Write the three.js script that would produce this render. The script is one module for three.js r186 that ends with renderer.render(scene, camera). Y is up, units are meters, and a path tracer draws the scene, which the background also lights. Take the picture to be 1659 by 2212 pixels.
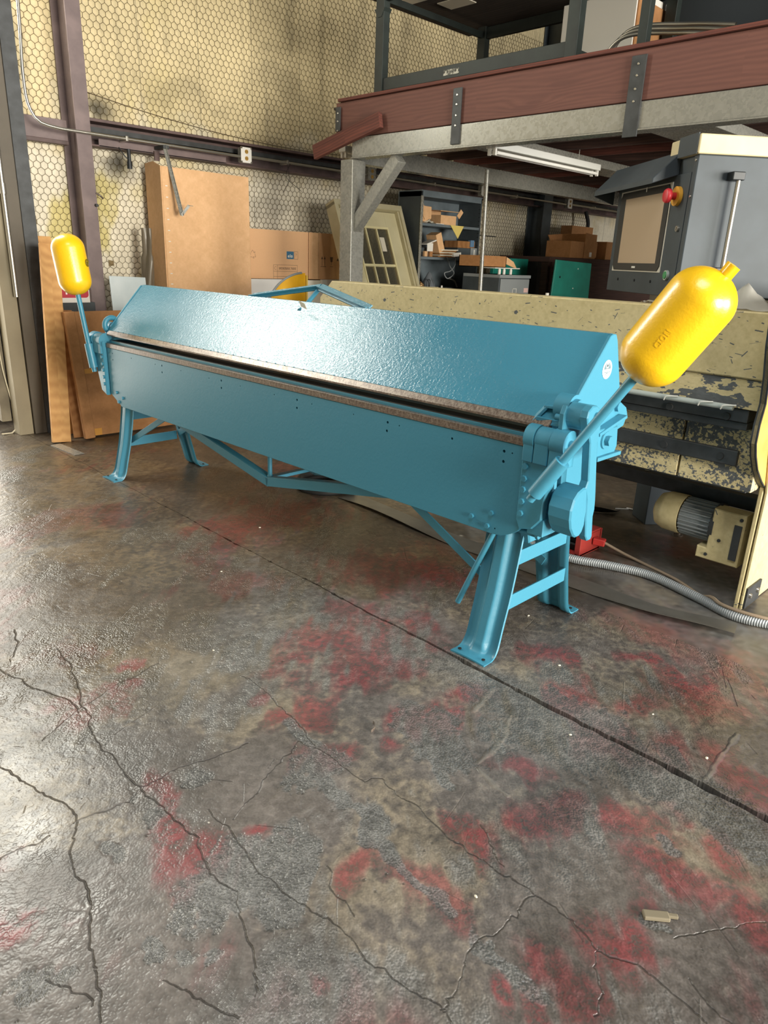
import * as THREE from 'three';
import { RoundedBoxGeometry } from 'three/addons/geometries/RoundedBoxGeometry.js';
import { mergeGeometries } from 'three/addons/utils/BufferGeometryUtils.js';
import { RectAreaLightUniformsLib } from 'three/addons/lights/RectAreaLightUniformsLib.js';
import { FontLoader } from 'three/addons/loaders/FontLoader.js';
import { TextGeometry } from 'three/addons/geometries/TextGeometry.js';

// ------------------------------------------------------------------ camera, sky, lights, exposure
const scene = new THREE.Scene();
const renderer = new THREE.WebGLRenderer({ antialias: true });
renderer.toneMapping = THREE.LinearToneMapping;
renderer.toneMappingExposure = 0.75;
renderer.shadowMap.enabled = true;
RectAreaLightUniformsLib.init();

const camera = new THREE.PerspectiveCamera(2 * Math.atan(1106 / 1541.2) * 180 / Math.PI, 1659 / 2212, 0.05, 60);
{
  const pitch = 0.33997, yaw = -0.78172, roll = -0.03991;          // tilted down, turned to the left, held a little askew
  const f = new THREE.Vector3(Math.sin(yaw) * Math.cos(pitch), -Math.sin(pitch), -Math.cos(yaw) * Math.cos(pitch));
  const r = new THREE.Vector3(Math.cos(yaw), 0, Math.sin(yaw)), d = new THREE.Vector3().crossVectors(f, r);
  const R = r.clone().multiplyScalar(Math.cos(roll)).addScaledVector(d, Math.sin(roll));
  const D = d.clone().multiplyScalar(Math.cos(roll)).addScaledVector(r, -Math.sin(roll));
  camera.quaternion.setFromRotationMatrix(new THREE.Matrix4().makeBasis(R, D.negate(), f.clone().negate()));
  camera.position.set(0, 1.55, 0);
}

scene.background = new THREE.Color().setRGB(1.0, 1.0, 1.0);        // bright hazy sky outside the openings
scene.backgroundIntensity = 2.5;

function daylight(name, w, h, pos, target, color, intensity) {      // soft daylight that comes in through an opening
  const l = new THREE.RectAreaLight(color, intensity, w, h);
  l.name = name; l.position.set(...pos); l.lookAt(...target); scene.add(l);
  return l;
}
daylight('daylight_roller_door', 4.2, 3.6, [9.75, 1.9, -7.0], [0, 1.6, -3.6], new THREE.Color().setRGB(1.0, 0.96, 0.90), 46);
daylight('daylight_front_door', 4.2, 3.6, [9.75, 1.9, -1.4], [-6, 1.9, -2.6], new THREE.Color().setRGB(1.0, 0.93, 0.80), 64);
daylight('daylight_roof_light', 2.2, 2.6, [0.4, 5.95, -0.2], [0.4, 0, -0.21], new THREE.Color().setRGB(0.96, 0.98, 1.0), 12);
daylight('daylight_high_window', 1.05, 1.95, [-6.82, 4.22, -1.58], [0, 2.9, -1.2], new THREE.Color().setRGB(1.0, 0.99, 0.88), 38);
daylight('daylight_left_doorway', 0.85, 2.8, [-7.0, 1.52, -1.53], [0, 1.4, -1.4], new THREE.Color().setRGB(1.0, 0.95, 0.84), 9);

// ------------------------------------------------------------------ helpers
function mulberry(a) { return () => { a |= 0; a = a + 0x6D2B79F5 | 0; let t = Math.imul(a ^ a >>> 15, 1 | a); t = t + Math.imul(t ^ t >>> 7, 61 | t) ^ t; return ((t ^ t >>> 14) >>> 0) / 4294967296; }; }
const rnd = mulberry(20240611);
const NT = new Float32Array(65536); { const r = mulberry(7); for (let i = 0; i < 65536; i++) NT[i] = r(); }
function vn(x, y) {                                                  // value noise, 0..1
  const xi = Math.floor(x), yi = Math.floor(y); let fx = x - xi, fy = y - yi;
  fx = fx * fx * (3 - 2 * fx); fy = fy * fy * (3 - 2 * fy);
  const x0 = xi & 255, x1 = (xi + 1) & 255, y0 = (yi & 255) << 8, y1 = ((yi + 1) & 255) << 8;
  const a = NT[y0 | x0], b = NT[y0 | x1], c = NT[y1 | x0], d = NT[y1 | x1];
  return a + (b - a) * fx + (c - a + (a - b - c + d) * fx) * fy;
}
function fbm(x, y, o) { let s = 0, a = 0.5, t = 0; for (let i = 0; i < o; i++) { s += a * vn(x, y); t += a; a *= 0.5; x = x * 2.03 + 17.3; y = y * 2.03 + 9.7; } return s / t; }
const sst = (a, b, x) => { x = Math.min(1, Math.max(0, (x - a) / (b - a))); return x * x * (3 - 2 * x); };
const mix = (a, b, t) => a + (b - a) * t;
const lin = (c) => new THREE.Color(c);                               // css colour, sRGB

function dataTex(w, h, fn, srgb, rep) {                              // fn(i, j, out) fills out[0..2] with 0..255
  const d = new Uint8Array(w * h * 4), o = [0, 0, 0];
  for (let j = 0, k = 0; j < h; j++) for (let i = 0; i < w; i++, k += 4) { fn(i, j, o); d[k] = o[0]; d[k + 1] = o[1]; d[k + 2] = o[2]; d[k + 3] = 255; }
  const t = new THREE.DataTexture(d, w, h, THREE.RGBAFormat);
  t.wrapS = t.wrapT = THREE.RepeatWrapping; t.magFilter = THREE.LinearFilter; t.minFilter = THREE.LinearMipmapLinearFilter; t.generateMipmaps = true;
  if (srgb) t.colorSpace = THREE.SRGBColorSpace;
  if (rep) t.repeat.set(rep[0], rep[1]);
  t.needsUpdate = true; return t;
}
function tileNoise(n, per, oct, seed) {                              // periodic fbm field, n x n, per cells across
  const f = new Float32Array(n * n); let amp = 0.5, tot = 0;
  for (let o = 0; o < oct; o++) {
    const p = per << o, g = mulberry(seed + o * 31), L = new Float32Array(p * p); for (let i = 0; i < p * p; i++) L[i] = g();
    for (let j = 0; j < n; j++) { const y = j / n * p, yi = Math.floor(y); let fy = y - yi; fy = fy * fy * (3 - 2 * fy);
      const r0 = (yi % p) * p, r1 = ((yi + 1) % p) * p;
      for (let i = 0; i < n; i++) { const x = i / n * p, xi = Math.floor(x); let fx = x - xi; fx = fx * fx * (3 - 2 * fx);
        const a = xi % p, b = (xi + 1) % p, u = L[r0 + a] + (L[r0 + b] - L[r0 + a]) * fx, v = L[r1 + a] + (L[r1 + b] - L[r1 + a]) * fx;
        f[j * n + i] += amp * (u + (v - u) * fy); } }
    tot += amp; amp *= 0.55;
  }
  for (let i = 0; i < n * n; i++) f[i] /= tot;
  return f;
}
function greyTex(f, n, rep, lo = 0, hi = 1) { return dataTex(n, n, (i, j, o) => { o[0] = o[1] = o[2] = 255 * Math.min(1, Math.max(0, (f[j * n + i] - lo) / (hi - lo))); }, false, rep); }

// materials: uv is in metres everywhere, so repeat = 1 / tile size
const M = {};
function mat(color, roughness = 0.7, metalness = 0, extra = {}) { return new THREE.MeshStandardMaterial({ color: color instanceof THREE.Color ? color : lin(color), roughness, metalness, ...extra }); }

// geometries: all come back non-indexed with position, normal, uv
function fin(g, keep) {
  if (g.index) g = g.toNonIndexed();
  for (const k of Object.keys(g.attributes)) if (!['position', 'normal', 'uv'].includes(k)) g.deleteAttribute(k);
  g.clearGroups(); g.morphAttributes = {};
  if (!g.attributes.normal) g.computeVertexNormals();
  if (!keep) boxUV(g);
  g.userData.ready = true;
  return g;
}
function boxUV(g) {
  const p = g.attributes.position, n = p.count, uv = new Float32Array(n * 2);
  const a = new THREE.Vector3(), b = new THREE.Vector3(), c = new THREE.Vector3();
  for (let i = 0; i < n; i += 3) {
    a.fromBufferAttribute(p, i); b.fromBufferAttribute(p, i + 1); c.fromBufferAttribute(p, i + 2);
    const nn = b.clone().sub(a).cross(c.clone().sub(a)), x = Math.abs(nn.x), y = Math.abs(nn.y), z = Math.abs(nn.z);
    for (let k = 0; k < 3; k++) { const q = k === 0 ? a : k === 1 ? b : c, o = (i + k) * 2;
      if (x >= y && x >= z) { uv[o] = q.z; uv[o + 1] = q.y; } else if (y >= z) { uv[o] = q.x; uv[o + 1] = q.z; } else { uv[o] = q.x; uv[o + 1] = q.y; } }
  }
  g.setAttribute('uv', new THREE.BufferAttribute(uv, 2));
}
const V = (a) => new THREE.Vector3(a[0], a[1], a[2]);
function bb(x0, y0, z0, x1, y1, z1, r = 0) {                         // box from corner to corner, edges rounded by r
  const w = Math.abs(x1 - x0), h = Math.abs(y1 - y0), d = Math.abs(z1 - z0);
  r = Math.min(r, w / 2.2, h / 2.2, d / 2.2);
  const g = r > 0 ? new RoundedBoxGeometry(w, h, d, 1, r) : new THREE.BoxGeometry(w, h, d);
  g.translate((x0 + x1) / 2, (y0 + y1) / 2, (z0 + z1) / 2); return fin(g);
}
function frame(p, q, up = [0, 1, 0]) {                               // matrix whose x runs from p to q, y near up
  const x = V(q).sub(V(p)).normalize(); let u = V(up); if (Math.abs(u.dot(x)) > 0.99) u = new THREE.Vector3(0, 0, 1);
  const z = x.clone().cross(u).normalize(), y = z.clone().cross(x);
  return new THREE.Matrix4().makeBasis(x, y, z).setPosition((p[0] + q[0]) / 2, (p[1] + q[1]) / 2, (p[2] + q[2]) / 2);
}
const dist = (p, q) => Math.hypot(q[0] - p[0], q[1] - p[1], q[2] - p[2]);
function bar(p, q, h, w, r = 0, up) {                                // rectangular bar: h along up, w across
  const L = dist(p, q); r = Math.min(r, h / 2.2, w / 2.2);
  const g = r > 0 ? new RoundedBoxGeometry(L, h, w, 1, r) : new THREE.BoxGeometry(L, h, w); const f = fin(g); f.applyMatrix4(frame(p, q, up)); return f;
}
function cyl(p, q, r0, r1 = r0, seg = 20, open = false) {
  const g = new THREE.CylinderGeometry(r1, r0, dist(p, q), seg, 1, open); g.rotateZ(-Math.PI / 2); const f = fin(g); f.applyMatrix4(frame(p, q)); return f;
}
function tube(pts, r, seg = 48, rad = 8, closed = false) {
  return fin(new THREE.TubeGeometry(new THREE.CatmullRomCurve3(pts.map(V), closed, 'centripetal'), seg, r, rad, closed));
}
function shapeOf(pts, holes = []) {
  const s = new THREE.Shape(pts.map((p) => new THREE.Vector2(p[0], p[1])));
  for (const h of holes) s.holes.push(h);
  return s;
}
function hole(x, y, r, n = 10) { const p = new THREE.Path(); p.absarc(x, y, r, 0, Math.PI * 2, true); return p; }
function slab(pts, t, bev = 0, holes = [], curveSegments = 10) {     // outline in xy pushed along +z by t
  const b = Math.min(bev, t / 2.2);
  const g = new THREE.ExtrudeGeometry(shapeOf(pts, holes), { depth: t - 2 * b, bevelEnabled: b > 0, bevelThickness: b, bevelSize: b, bevelOffset: -b, bevelSegments: 1, curveSegments });
  g.translate(0, 0, b); return g;
}
const plateZ = (pts, z0, z1, bev = 0, holes) => { const g = slab(pts, z1 - z0, bev, holes); g.translate(0, 0, z0); return fin(g); };   // outline [x, y]
const plateX = (pts, x0, x1, bev = 0, holes) => { const g = slab(pts.map((p) => [-p[0], p[1]]), x1 - x0, bev, holes); g.rotateY(Math.PI / 2); g.translate(x0, 0, 0); return fin(g); };   // outline [z, y]
const plateY = (pts, y0, y1, bev = 0, holes) => { const g = slab(pts.map((p) => [p[0], -p[1]]), y1 - y0, bev, holes); g.rotateX(-Math.PI / 2); g.translate(0, y0, 0); return fin(g); };   // outline [x, z]
function lathe(profile, p, q, seg = 32) {                            // profile [r, t] with t along p -> q in metres from p
  const g = new THREE.LatheGeometry(profile.map((a) => new THREE.Vector2(a[0], a[1])), seg);
  g.translate(0, -dist(p, q) / 2, 0); g.rotateZ(-Math.PI / 2); const f = fin(g); f.applyMatrix4(frame(p, q)); return f;
}
function hexHead(p, dir, r, h) { const q = [p[0] + dir[0] * h, p[1] + dir[1] * h, p[2] + dir[2] * h]; return cyl(p, q, r, r * 0.97, 6); }
function surf(fn, nu, nv) {                                          // open surface fn(u, v) -> [x, y, z]
  const P = [], id = [];
  for (let j = 0; j <= nv; j++) for (let i = 0; i <= nu; i++) P.push(...fn(i / nu, j / nv));
  for (let j = 0; j < nv; j++) for (let i = 0; i < nu; i++) { const a = j * (nu + 1) + i, b = a + 1, c = a + nu + 1, d = c + 1; id.push(a, b, d, a, d, c); }
  const g = new THREE.BufferGeometry(); g.setAttribute('position', new THREE.Float32BufferAttribute(P, 3)); g.setIndex(id); g.computeVertexNormals();
  return g;
}
function shell(fn, nu, nv, t) {                                      // surf() with thickness t and closed rims
  const a = surf(fn, nu, nv), n = a.attributes.normal, p = a.attributes.position, N = p.count;
  const P = new Float32Array(N * 6); P.set(p.array, 0);
  for (let i = 0; i < N; i++) { P[N * 3 + i * 3] = p.getX(i) - n.getX(i) * t; P[N * 3 + i * 3 + 1] = p.getY(i) - n.getY(i) * t; P[N * 3 + i * 3 + 2] = p.getZ(i) - n.getZ(i) * t; }
  const id = Array.from(a.index.array), m = id.length;
  for (let i = 0; i < m; i += 3) id.push(id[i] + N, id[i + 2] + N, id[i + 1] + N);
  const g = new THREE.BufferGeometry(); g.setAttribute('position', new THREE.BufferAttribute(P, 3)); g.setIndex(id); g.computeVertexNormals();
  const rim = [], Q = (i) => [P[i * 3], P[i * 3 + 1], P[i * 3 + 2]], w = nu + 1;
  const edge = (i, j) => { rim.push(...Q(i), ...Q(i + N), ...Q(j + N), ...Q(i), ...Q(j + N), ...Q(j)); };
  for (let i = 0; i < nu; i++) { edge(i + 1, i); edge(nv * w + i, nv * w + i + 1); }
  for (let j = 0; j < nv; j++) { edge(j * w, (j + 1) * w); edge((j + 1) * w + nu, j * w + nu); }
  const e = new THREE.BufferGeometry(); e.setAttribute('position', new THREE.Float32BufferAttribute(rim, 3)); e.computeVertexNormals();
  return mergeGeometries([fin(g), fin(e)]);
}

// scene objects
const taken = new Map(), origin = new Map();
function numbered(n) { const k = taken.get(n) ?? 0; taken.set(n, k + 1); return k ? n + '_' + String(k).padStart(3, '0') : n; }
function tag(o, label, category, group, kind) { o.userData.label = label; o.userData.category = category; if (group) o.userData.group = group; if (kind) o.userData.kind = kind; return o; }
function thing(name, label, category, pos = [0, 0, 0], opt = {}) {    // Group at the thing's base; parts are written in world coordinates unless opt.local
  const o = new THREE.Group(); o.name = numbered(name); o.position.set(...pos); if (opt.turn) o.rotation.y = opt.turn; if (opt.euler) o.rotation.set(...opt.euler);
  scene.add(o); tag(o, label, category, opt.group, opt.kind); origin.set(o, opt.local ? [0, 0, 0] : pos); return o;
}
function part(parent, name, geos, material, label) {
  geos = (Array.isArray(geos) ? geos : [geos]).map((g) => g.userData.ready ? g : fin(g));
  const g = geos.length > 1 ? mergeGeometries(geos) : geos[0], o = origin.get(parent);
  g.translate(-o[0], -o[1], -o[2]);
  const m = new THREE.Mesh(g, material); m.name = name; m.castShadow = m.receiveShadow = true; parent.add(m); origin.set(m, o);
  if (label) m.userData.label = label;
  return m;
}
function one(name, label, category, geos, material, opt = {}) {       // a thing that is a single mesh, written in world coordinates, set at its own base
  geos = (Array.isArray(geos) ? geos : [geos]).map((g) => g.userData.ready ? g : fin(g));
  const g = geos.length > 1 ? mergeGeometries(geos) : geos[0]; g.computeBoundingBox(); const b = g.boundingBox;
  const p = [(b.min.x + b.max.x) / 2, b.min.y, (b.min.z + b.max.z) / 2]; g.translate(-p[0], -p[1], -p[2]);
  const m = new THREE.Mesh(g, material); m.name = opt.exact ? name : numbered(name); m.position.set(...p); m.castShadow = m.receiveShadow = true; scene.add(m);
  tag(m, label, category, opt.group, opt.kind); origin.set(m, p); return m;
}
// ------------------------------------------------------------------ procedural surfaces
const nFine = tileNoise(512, 32, 4, 101), nMid = tileNoise(512, 8, 5, 202), nCoarse = tileNoise(512, 4, 6, 303);
function tone(base, dark, rep, f = nMid, n = 512, k = 1.4, stretch) {   // two-tone mottled colour tile
  const a = lin(base).clone().convertLinearToSRGB(), b = lin(dark).clone().convertLinearToSRGB();
  return dataTex(n, n, (i, j, o) => { const t = Math.min(1, Math.max(0, 0.5 + (f[j * n + i] - 0.5) * k * 2)); o[0] = 255 * mix(b.r, a.r, t); o[1] = 255 * mix(b.g, a.g, t); o[2] = 255 * mix(b.b, a.b, t); }, true, stretch ?? [rep, rep]);
}
const W1 = '#ffffff';
// brush-painted machine enamel: fine peel and brush strokes in relief
const peel = tileNoise(512, 24, 3, 404), brush = new Float32Array(512 * 512);
{ const s = tileNoise(512, 64, 3, 505); for (let j = 0; j < 512; j++) for (let i = 0; i < 512; i++) brush[j * 512 + i] = 0.55 * peel[j * 512 + i] + 0.45 * s[((j * 3) % 512) * 512 + (i >> 1)]; }
M.teal = mat('#3f86a0', 0.38, 0, { bumpMap: greyTex(peel, 512, [4, 4], 0.2, 0.8), bumpScale: 0.00022 });
M.tealPlate = mat('#3f86a0', 0.29, 0, { bumpMap: greyTex(brush, 512, [4.5, 4.5], 0.2, 0.8), bumpScale: 0.0009, roughnessMap: greyTex(nMid, 512, [1.2, 1.2], -0.9, 1.2) });
M.yellow = new THREE.MeshPhysicalMaterial({ color: lin('#ecbc14'), roughness: 0.32, clearcoat: 0.4, clearcoatRoughness: 0.2, bumpMap: greyTex(peel, 512, [6, 6], 0.2, 0.8), bumpScale: 0.0003 });
M.rawSteel = mat(W1, 0.5, 0.35, { map: tone('#8f857a', '#5d5049', 5, nFine, 512, 0.9), roughnessMap: greyTex(nFine, 512, [4, 4], -1.0, 1.3) });
M.darkSteel = mat(W1, 0.55, 0.3, { map: tone('#4a4d4f', '#37393a', 2, nMid, 512, 0.8) });
M.blackPaint = mat(W1, 0.5, 0.1, { map: tone('#33383c', '#24282b', 2, nMid) });
M.hole = mat('#0b1013', 0.9);
// galvanised steel: spangle
{ const g = mulberry(99), n = 512, c = []; for (let k = 0; k < 420; k++) c.push([g() * n, g() * n, g()]);
  const cell = new Float32Array(n * n), gs = 32, bins = {}; c.forEach((q) => { const k = (q[0] / gs | 0) + ',' + (q[1] / gs | 0); (bins[k] ??= []).push(q); });
  for (let j = 0; j < n; j++) for (let i = 0; i < n; i++) { let best = 1e9, v = 0; const bi = i / gs | 0, bj = j / gs | 0;
    for (let dj = -2; dj <= 2; dj++) for (let di = -2; di <= 2; di++) for (const q of bins[((bi + di + 16) % 16) + ',' + ((bj + dj + 16) % 16)] ?? []) { let dx = Math.abs(i - q[0]), dy = Math.abs(j - q[1]); dx = Math.min(dx, n - dx); dy = Math.min(dy, n - dy); const d = dx * dx + dy * dy; if (d < best) { best = d; v = q[2]; } }
    cell[j * n + i] = 0.55 * v + 0.45 * nMid[j * n + i]; }
  M.galv = mat(W1, 0.48, 0.3, { map: tone('#a1a098', '#8b8c86', 3.2, cell, 512, 0.35), roughnessMap: greyTex(cell, 512, [3.2, 3.2], -0.8, 1.4) }); }
M.purple = mat(W1, 0.55, 0, { map: tone('#80706f', '#6a5c5c', 1.5, nCoarse, 512, 1.3) });
M.girt = mat(W1, 0.6, 0, { map: tone('#6f5a58', '#4d403f', 1.3, nCoarse, 512, 1.4) });
M.conduit = mat('#b9b6ad', 0.3, 0.85);
// wood: grain stretched along u
function woodTex(light, dark, rep, seed, knots = 3) {
  const n = 512, f = tileNoise(n, 4, 5, seed), a = lin(light).clone().convertLinearToSRGB(), b = lin(dark).clone().convertLinearToSRGB(), g = mulberry(seed), K = [];
  for (let k = 0; k < knots; k++) K.push([g() * n, g() * n, 7 + g() * 12]);
  return dataTex(n, n, (i, j, o) => {
    let w = 0, kd = 0; for (const q of K) { let dx = Math.abs(i - q[0]), dy = Math.abs(j - q[1]); dx = Math.min(dx, n - dx) * 0.45; dy = Math.min(dy, n - dy); const d = Math.hypot(dx, dy); w += 26 * Math.exp(-d * d / (q[2] * q[2] * 5)); kd = Math.max(kd, sst(q[2], q[2] * 0.5, d)); }
    const s = f[j * n + ((i >> 3) % n)], y = j + (f[j * n + i] - 0.5) * 30 + w;
    let t = 0.5 + 0.32 * Math.sin(y * 0.0245 * 8 * Math.PI / 2 + s * 9) * 0.7 + (nFine[((j * 1) % n) * n + ((i >> 2) % n)] - 0.5) * 0.8;
    t = Math.min(1, Math.max(0, t * (1 - 0.75 * kd)));
    o[0] = 255 * mix(b.r, a.r, t); o[1] = 255 * mix(b.g, a.g, t); o[2] = 255 * mix(b.b, a.b, t);
  }, true, rep);
}
M.redTimber = mat(W1, 0.75, 0, { map: woodTex('#785045', '#64413a', [0.55, 1.6], 611, 6) });
M.joist = mat(W1, 0.8, 0, { map: woodTex('#7a4438', '#4f2d27', [0.6, 2], 612, 3) });
M.joistDark = mat(W1, 0.85, 0, { map: woodTex('#5a4038', '#3d2c28', [0.6, 2], 613, 3) });
{ const t = woodTex('#d8a86c', '#b98750', [1.6, 0.5], 614, 3); t.rotation = Math.PI / 2; M.plank = mat(W1, 0.75, 0, { map: t }); }
{ const t = woodTex('#a87a4c', '#85592f', [1.6, 0.5], 615, 2); t.rotation = Math.PI / 2; M.plankOld = mat(W1, 0.8, 0, { map: t }); }
M.plyDark = mat(W1, 0.85, 0, { map: woodTex('#4a4039', '#332c29', [0.5, 1], 616, 2) });
// cardboard: faint flute lines
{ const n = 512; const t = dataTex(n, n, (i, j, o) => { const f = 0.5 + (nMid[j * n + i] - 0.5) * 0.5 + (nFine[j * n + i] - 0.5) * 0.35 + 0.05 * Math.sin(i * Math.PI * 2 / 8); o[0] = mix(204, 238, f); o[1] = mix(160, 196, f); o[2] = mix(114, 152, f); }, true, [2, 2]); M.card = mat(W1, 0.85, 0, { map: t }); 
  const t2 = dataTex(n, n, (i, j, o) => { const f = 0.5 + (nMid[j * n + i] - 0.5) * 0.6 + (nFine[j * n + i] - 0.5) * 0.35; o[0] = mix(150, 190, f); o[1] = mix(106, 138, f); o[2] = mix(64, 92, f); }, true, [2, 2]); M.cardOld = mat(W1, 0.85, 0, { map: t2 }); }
// press brake paint: cream enamel chipped down to dark primer
function chipTex(n, cover, scr, seed, rep, per = 16) {
  const f = tileNoise(n, per, 4, seed), q = tileNoise(n, 4, 4, seed + 9), sc = new Float32Array(n * n), g = mulberry(seed);
  for (let k = 0; k < scr; k++) { let x = g() * n, y = g() * n; const a = g() < 0.7 ? (g() - 0.5) * 0.7 : g() * 6.3, L = 4 + g() * g() * 46, w = 0.6 + g() * 1.6; for (let s = 0; s < L; s += 0.5) { x += Math.cos(a) * 0.5; y += Math.sin(a) * 0.5; for (let dy = -2; dy <= 2; dy++) for (let dx = -2; dx <= 2; dx++) if (dx * dx + dy * dy <= w * w) sc[((Math.round(y) + dy + n * 4) % n) * n + (Math.round(x) + dx + n * 4) % n] = 1; } }
  return dataTex(n, n, (i, j, o) => { const k = j * n + i, chip = Math.max(sc[k], f[k] * 0.62 + q[k] * 0.38 < cover ? 1 : 0), v = (nFine[(j % 512) * 512 + (i % 512)] - 0.5) * 26 + (q[k] - 0.5) * 26;
    if (chip > 0.5) { o[0] = 88 + v; o[1] = 91 + v; o[2] = 93 + v; } else { o[0] = 196 + v; o[1] = 182 + v; o[2] = 138 + v; } }, true, rep);
}
M.creamScratch = mat(W1, 0.5, 0, { map: chipTex(1024, 0.315, 330, 71, [1, 1]) });
M.creamChip = mat(W1, 0.6, 0, { map: chipTex(1024, 0.46, 900, 72, [1.5, 1.5], 64) });
M.creamWorn = mat(W1, 0.55, 0, { map: chipTex(1024, 0.505, 260, 73, [0.9, 2.2]) });
M.cream = mat(W1, 0.55, 0, { map: tone('#d3c7a2', '#bfb18b', 1.2, nCoarse, 512, 0.9) });
M.creamFrame = mat(W1, 0.55, 0, { map: chipTex(1024, 0.285, 60, 74, [0.8, 0.8]) });
M.whiteMetal = mat('#dedfda', 0.4);
M.white = mat('#e6e4dd', 0.7);
M.paper = mat('#ded8c6', 0.85);
M.orangeCream = mat(W1, 0.6, 0, { map: tone('#dba957', '#c08f45', 1.5, nCoarse) });
M.blackRubber = mat('#1c1d1e', 0.7);
M.grey = mat('#8e9497', 0.5, 0.1);
M.cabGrey = mat(W1, 0.45, 0.1, { map: tone('#76828a', '#5f6a71', 1.2, nCoarse, 512, 1.1) });
M.cabDark = mat(W1, 0.5, 0.1, { map: tone('#4c5459', '#3b4246', 1.2, nCoarse, 512, 1.1) });
M.rackPaint = mat(W1, 0.55, 0.1, { map: tone('#28312e', '#1c2321', 1.6, nMid, 512, 0.8) });
M.teal2 = mat(W1, 0.5, 0, { map: tone('#1f8f80', '#197a6e', 1.2, nCoarse, 512, 1.0) });
M.glass = new THREE.MeshPhysicalMaterial({ color: lin('#cfd3c4'), roughness: 0.12, transmission: 1, thickness: 0, ior: 1.5 });
M.red = mat('#b0302c', 0.5);
M.plastic = new THREE.MeshPhysicalMaterial({ color: lin('#d9d8cf'), roughness: 0.3, transmission: 0.55, thickness: 0 });
M.dullPlastic = new THREE.MeshPhysicalMaterial({ color: lin('#9b917f'), roughness: 0.35, transmission: 0.5, thickness: 0 });
// ------------------------------------------------------------------ floor: worn concrete with the remains of red paint
const CRACKS = [[[-2.13,-0.47],[-1.96,-0.52],[-1.88,-0.54],[-1.78,-0.56],[-1.73,-0.55],[-1.69,-0.52],[-1.62,-0.49],[-1.58,-0.48],[-1.50,-0.48],[-1.44,-0.47],[-1.39,-0.44],[-1.32,-0.42],[-1.27,-0.40],[-1.21,-0.39],[-1.14,-0.36]],
  [[-1.74,-0.55],[-1.73,-0.62],[-1.71,-0.70],[-1.75,-0.76],[-1.74,-0.93],[-1.71,-1.12]],
  [[-2.73,-0.88],[-2.56,-0.87],[-2.45,-0.85],[-2.23,-0.79],[-2.05,-0.75],[-1.87,-0.75],[-1.75,-0.76],[-1.65,-0.76],[-1.56,-0.76],[-1.45,-0.78],[-1.41,-0.76],[-1.30,-0.74],[-1.23,-0.76],[-1.17,-0.73],[-1.12,-0.71],[-1.06,-0.69],[-1.02,-0.66],[-0.97,-0.63]],
  [[-2.72,-0.66],[-2.53,-0.70],[-2.36,-0.77],[-2.24,-0.77]],
  [[-2.17,-0.62],[-2.26,-0.78],[-2.33,-0.96],[-2.36,-1.14]],
  [[-1.53,-0.86],[-1.35,-0.85],[-1.24,-0.83],[-1.15,-0.84],[-1.02,-0.87],[-0.95,-0.88],[-0.87,-0.87],[-0.82,-0.89],[-0.73,-0.90],[-0.66,-0.91],[-0.63,-0.90]],
  [[-1.27,-1.33],[-1.13,-1.33],[-1.02,-1.31],[-0.91,-1.30],[-0.79,-1.31],[-0.70,-1.32],[-0.63,-1.32],[-0.51,-1.30],[-0.43,-1.33],[-0.36,-1.33],[-0.25,-1.32]],
  [[-0.70,-1.32],[-0.69,-1.23],[-0.70,-1.17],[-0.72,-1.11],[-0.70,-1.03],[-0.68,-0.94],[-0.67,-0.91]],
  [[-1.45,-0.89],[-1.61,-1.25],[-1.46,-1.28],[-1.31,-1.28],[-1.27,-1.33]],
  [[-1.14,-0.98],[-1.06,-0.94],[-0.97,-0.93]],
  [[-1.74,-0.35],[-1.74,-0.41],[-1.74,-0.48]],
  [[-1.32,-0.31],[-1.25,-0.34],[-1.19,-0.36]],
  [[-1.14,-0.50],[-1.08,-0.53],[-0.99,-0.56],[-0.95,-0.58]],
  [[-3.00,-0.81],[-2.84,-0.76],[-2.74,-0.71]],
  [[-2.07,-1.33],[-1.90,-1.34],[-1.69,-1.31],[-1.55,-1.28]],
  [[-0.39,-1.47],[-0.32,-1.58],[-0.25,-1.69]],
  [[-0.51,-1.31],[-0.49,-1.25],[-0.44,-1.21],[-0.43,-1.15]],
  [[-0.95,-1.41],[-0.87,-1.37],[-0.81,-1.34]],
  [[-0.32,-1.39],[-0.25,-1.36],[-0.21,-1.36]]];
const GOUGES = [[[-1.17,-1.14],[-1.03,-1.13],[-0.81,-1.12]],[[-0.69,-1.12],[-0.61,-1.10],[-0.53,-1.10]],[[-1.71,-1.29],[-1.59,-1.27],[-1.44,-1.26]],[[-1.39,-1.19],[-1.28,-1.16]],[[-1.31,-1.19],[-1.17,-1.20]],[[-1.32,-1.54],[-1.11,-1.47]],[[-1.59,-0.58],[-1.53,-0.58]],[[-0.46,-1.47],[-0.41,-1.48]],[[-0.42,-1.95],[-0.33,-1.89]],[[-1.23,-1.83],[-1.12,-1.73]],[[-0.56,-1.76],[-0.51,-1.74]],[[-1.14,-0.78],[-1.09,-0.78]]];
const RIDGES = [[[-1.21,-1.92],[-1.15,-1.80],[-1.13,-1.62]],[[-0.60,-2.44],[-0.59,-2.25],[-0.58,-2.11]],[[-1.11,-1.60],[-1.04,-1.58],[-0.97,-1.57]],[[-2.30,-1.38],[-2.17,-1.26]],[[-1.36,-2.00],[-1.32,-1.84]]];
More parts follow.
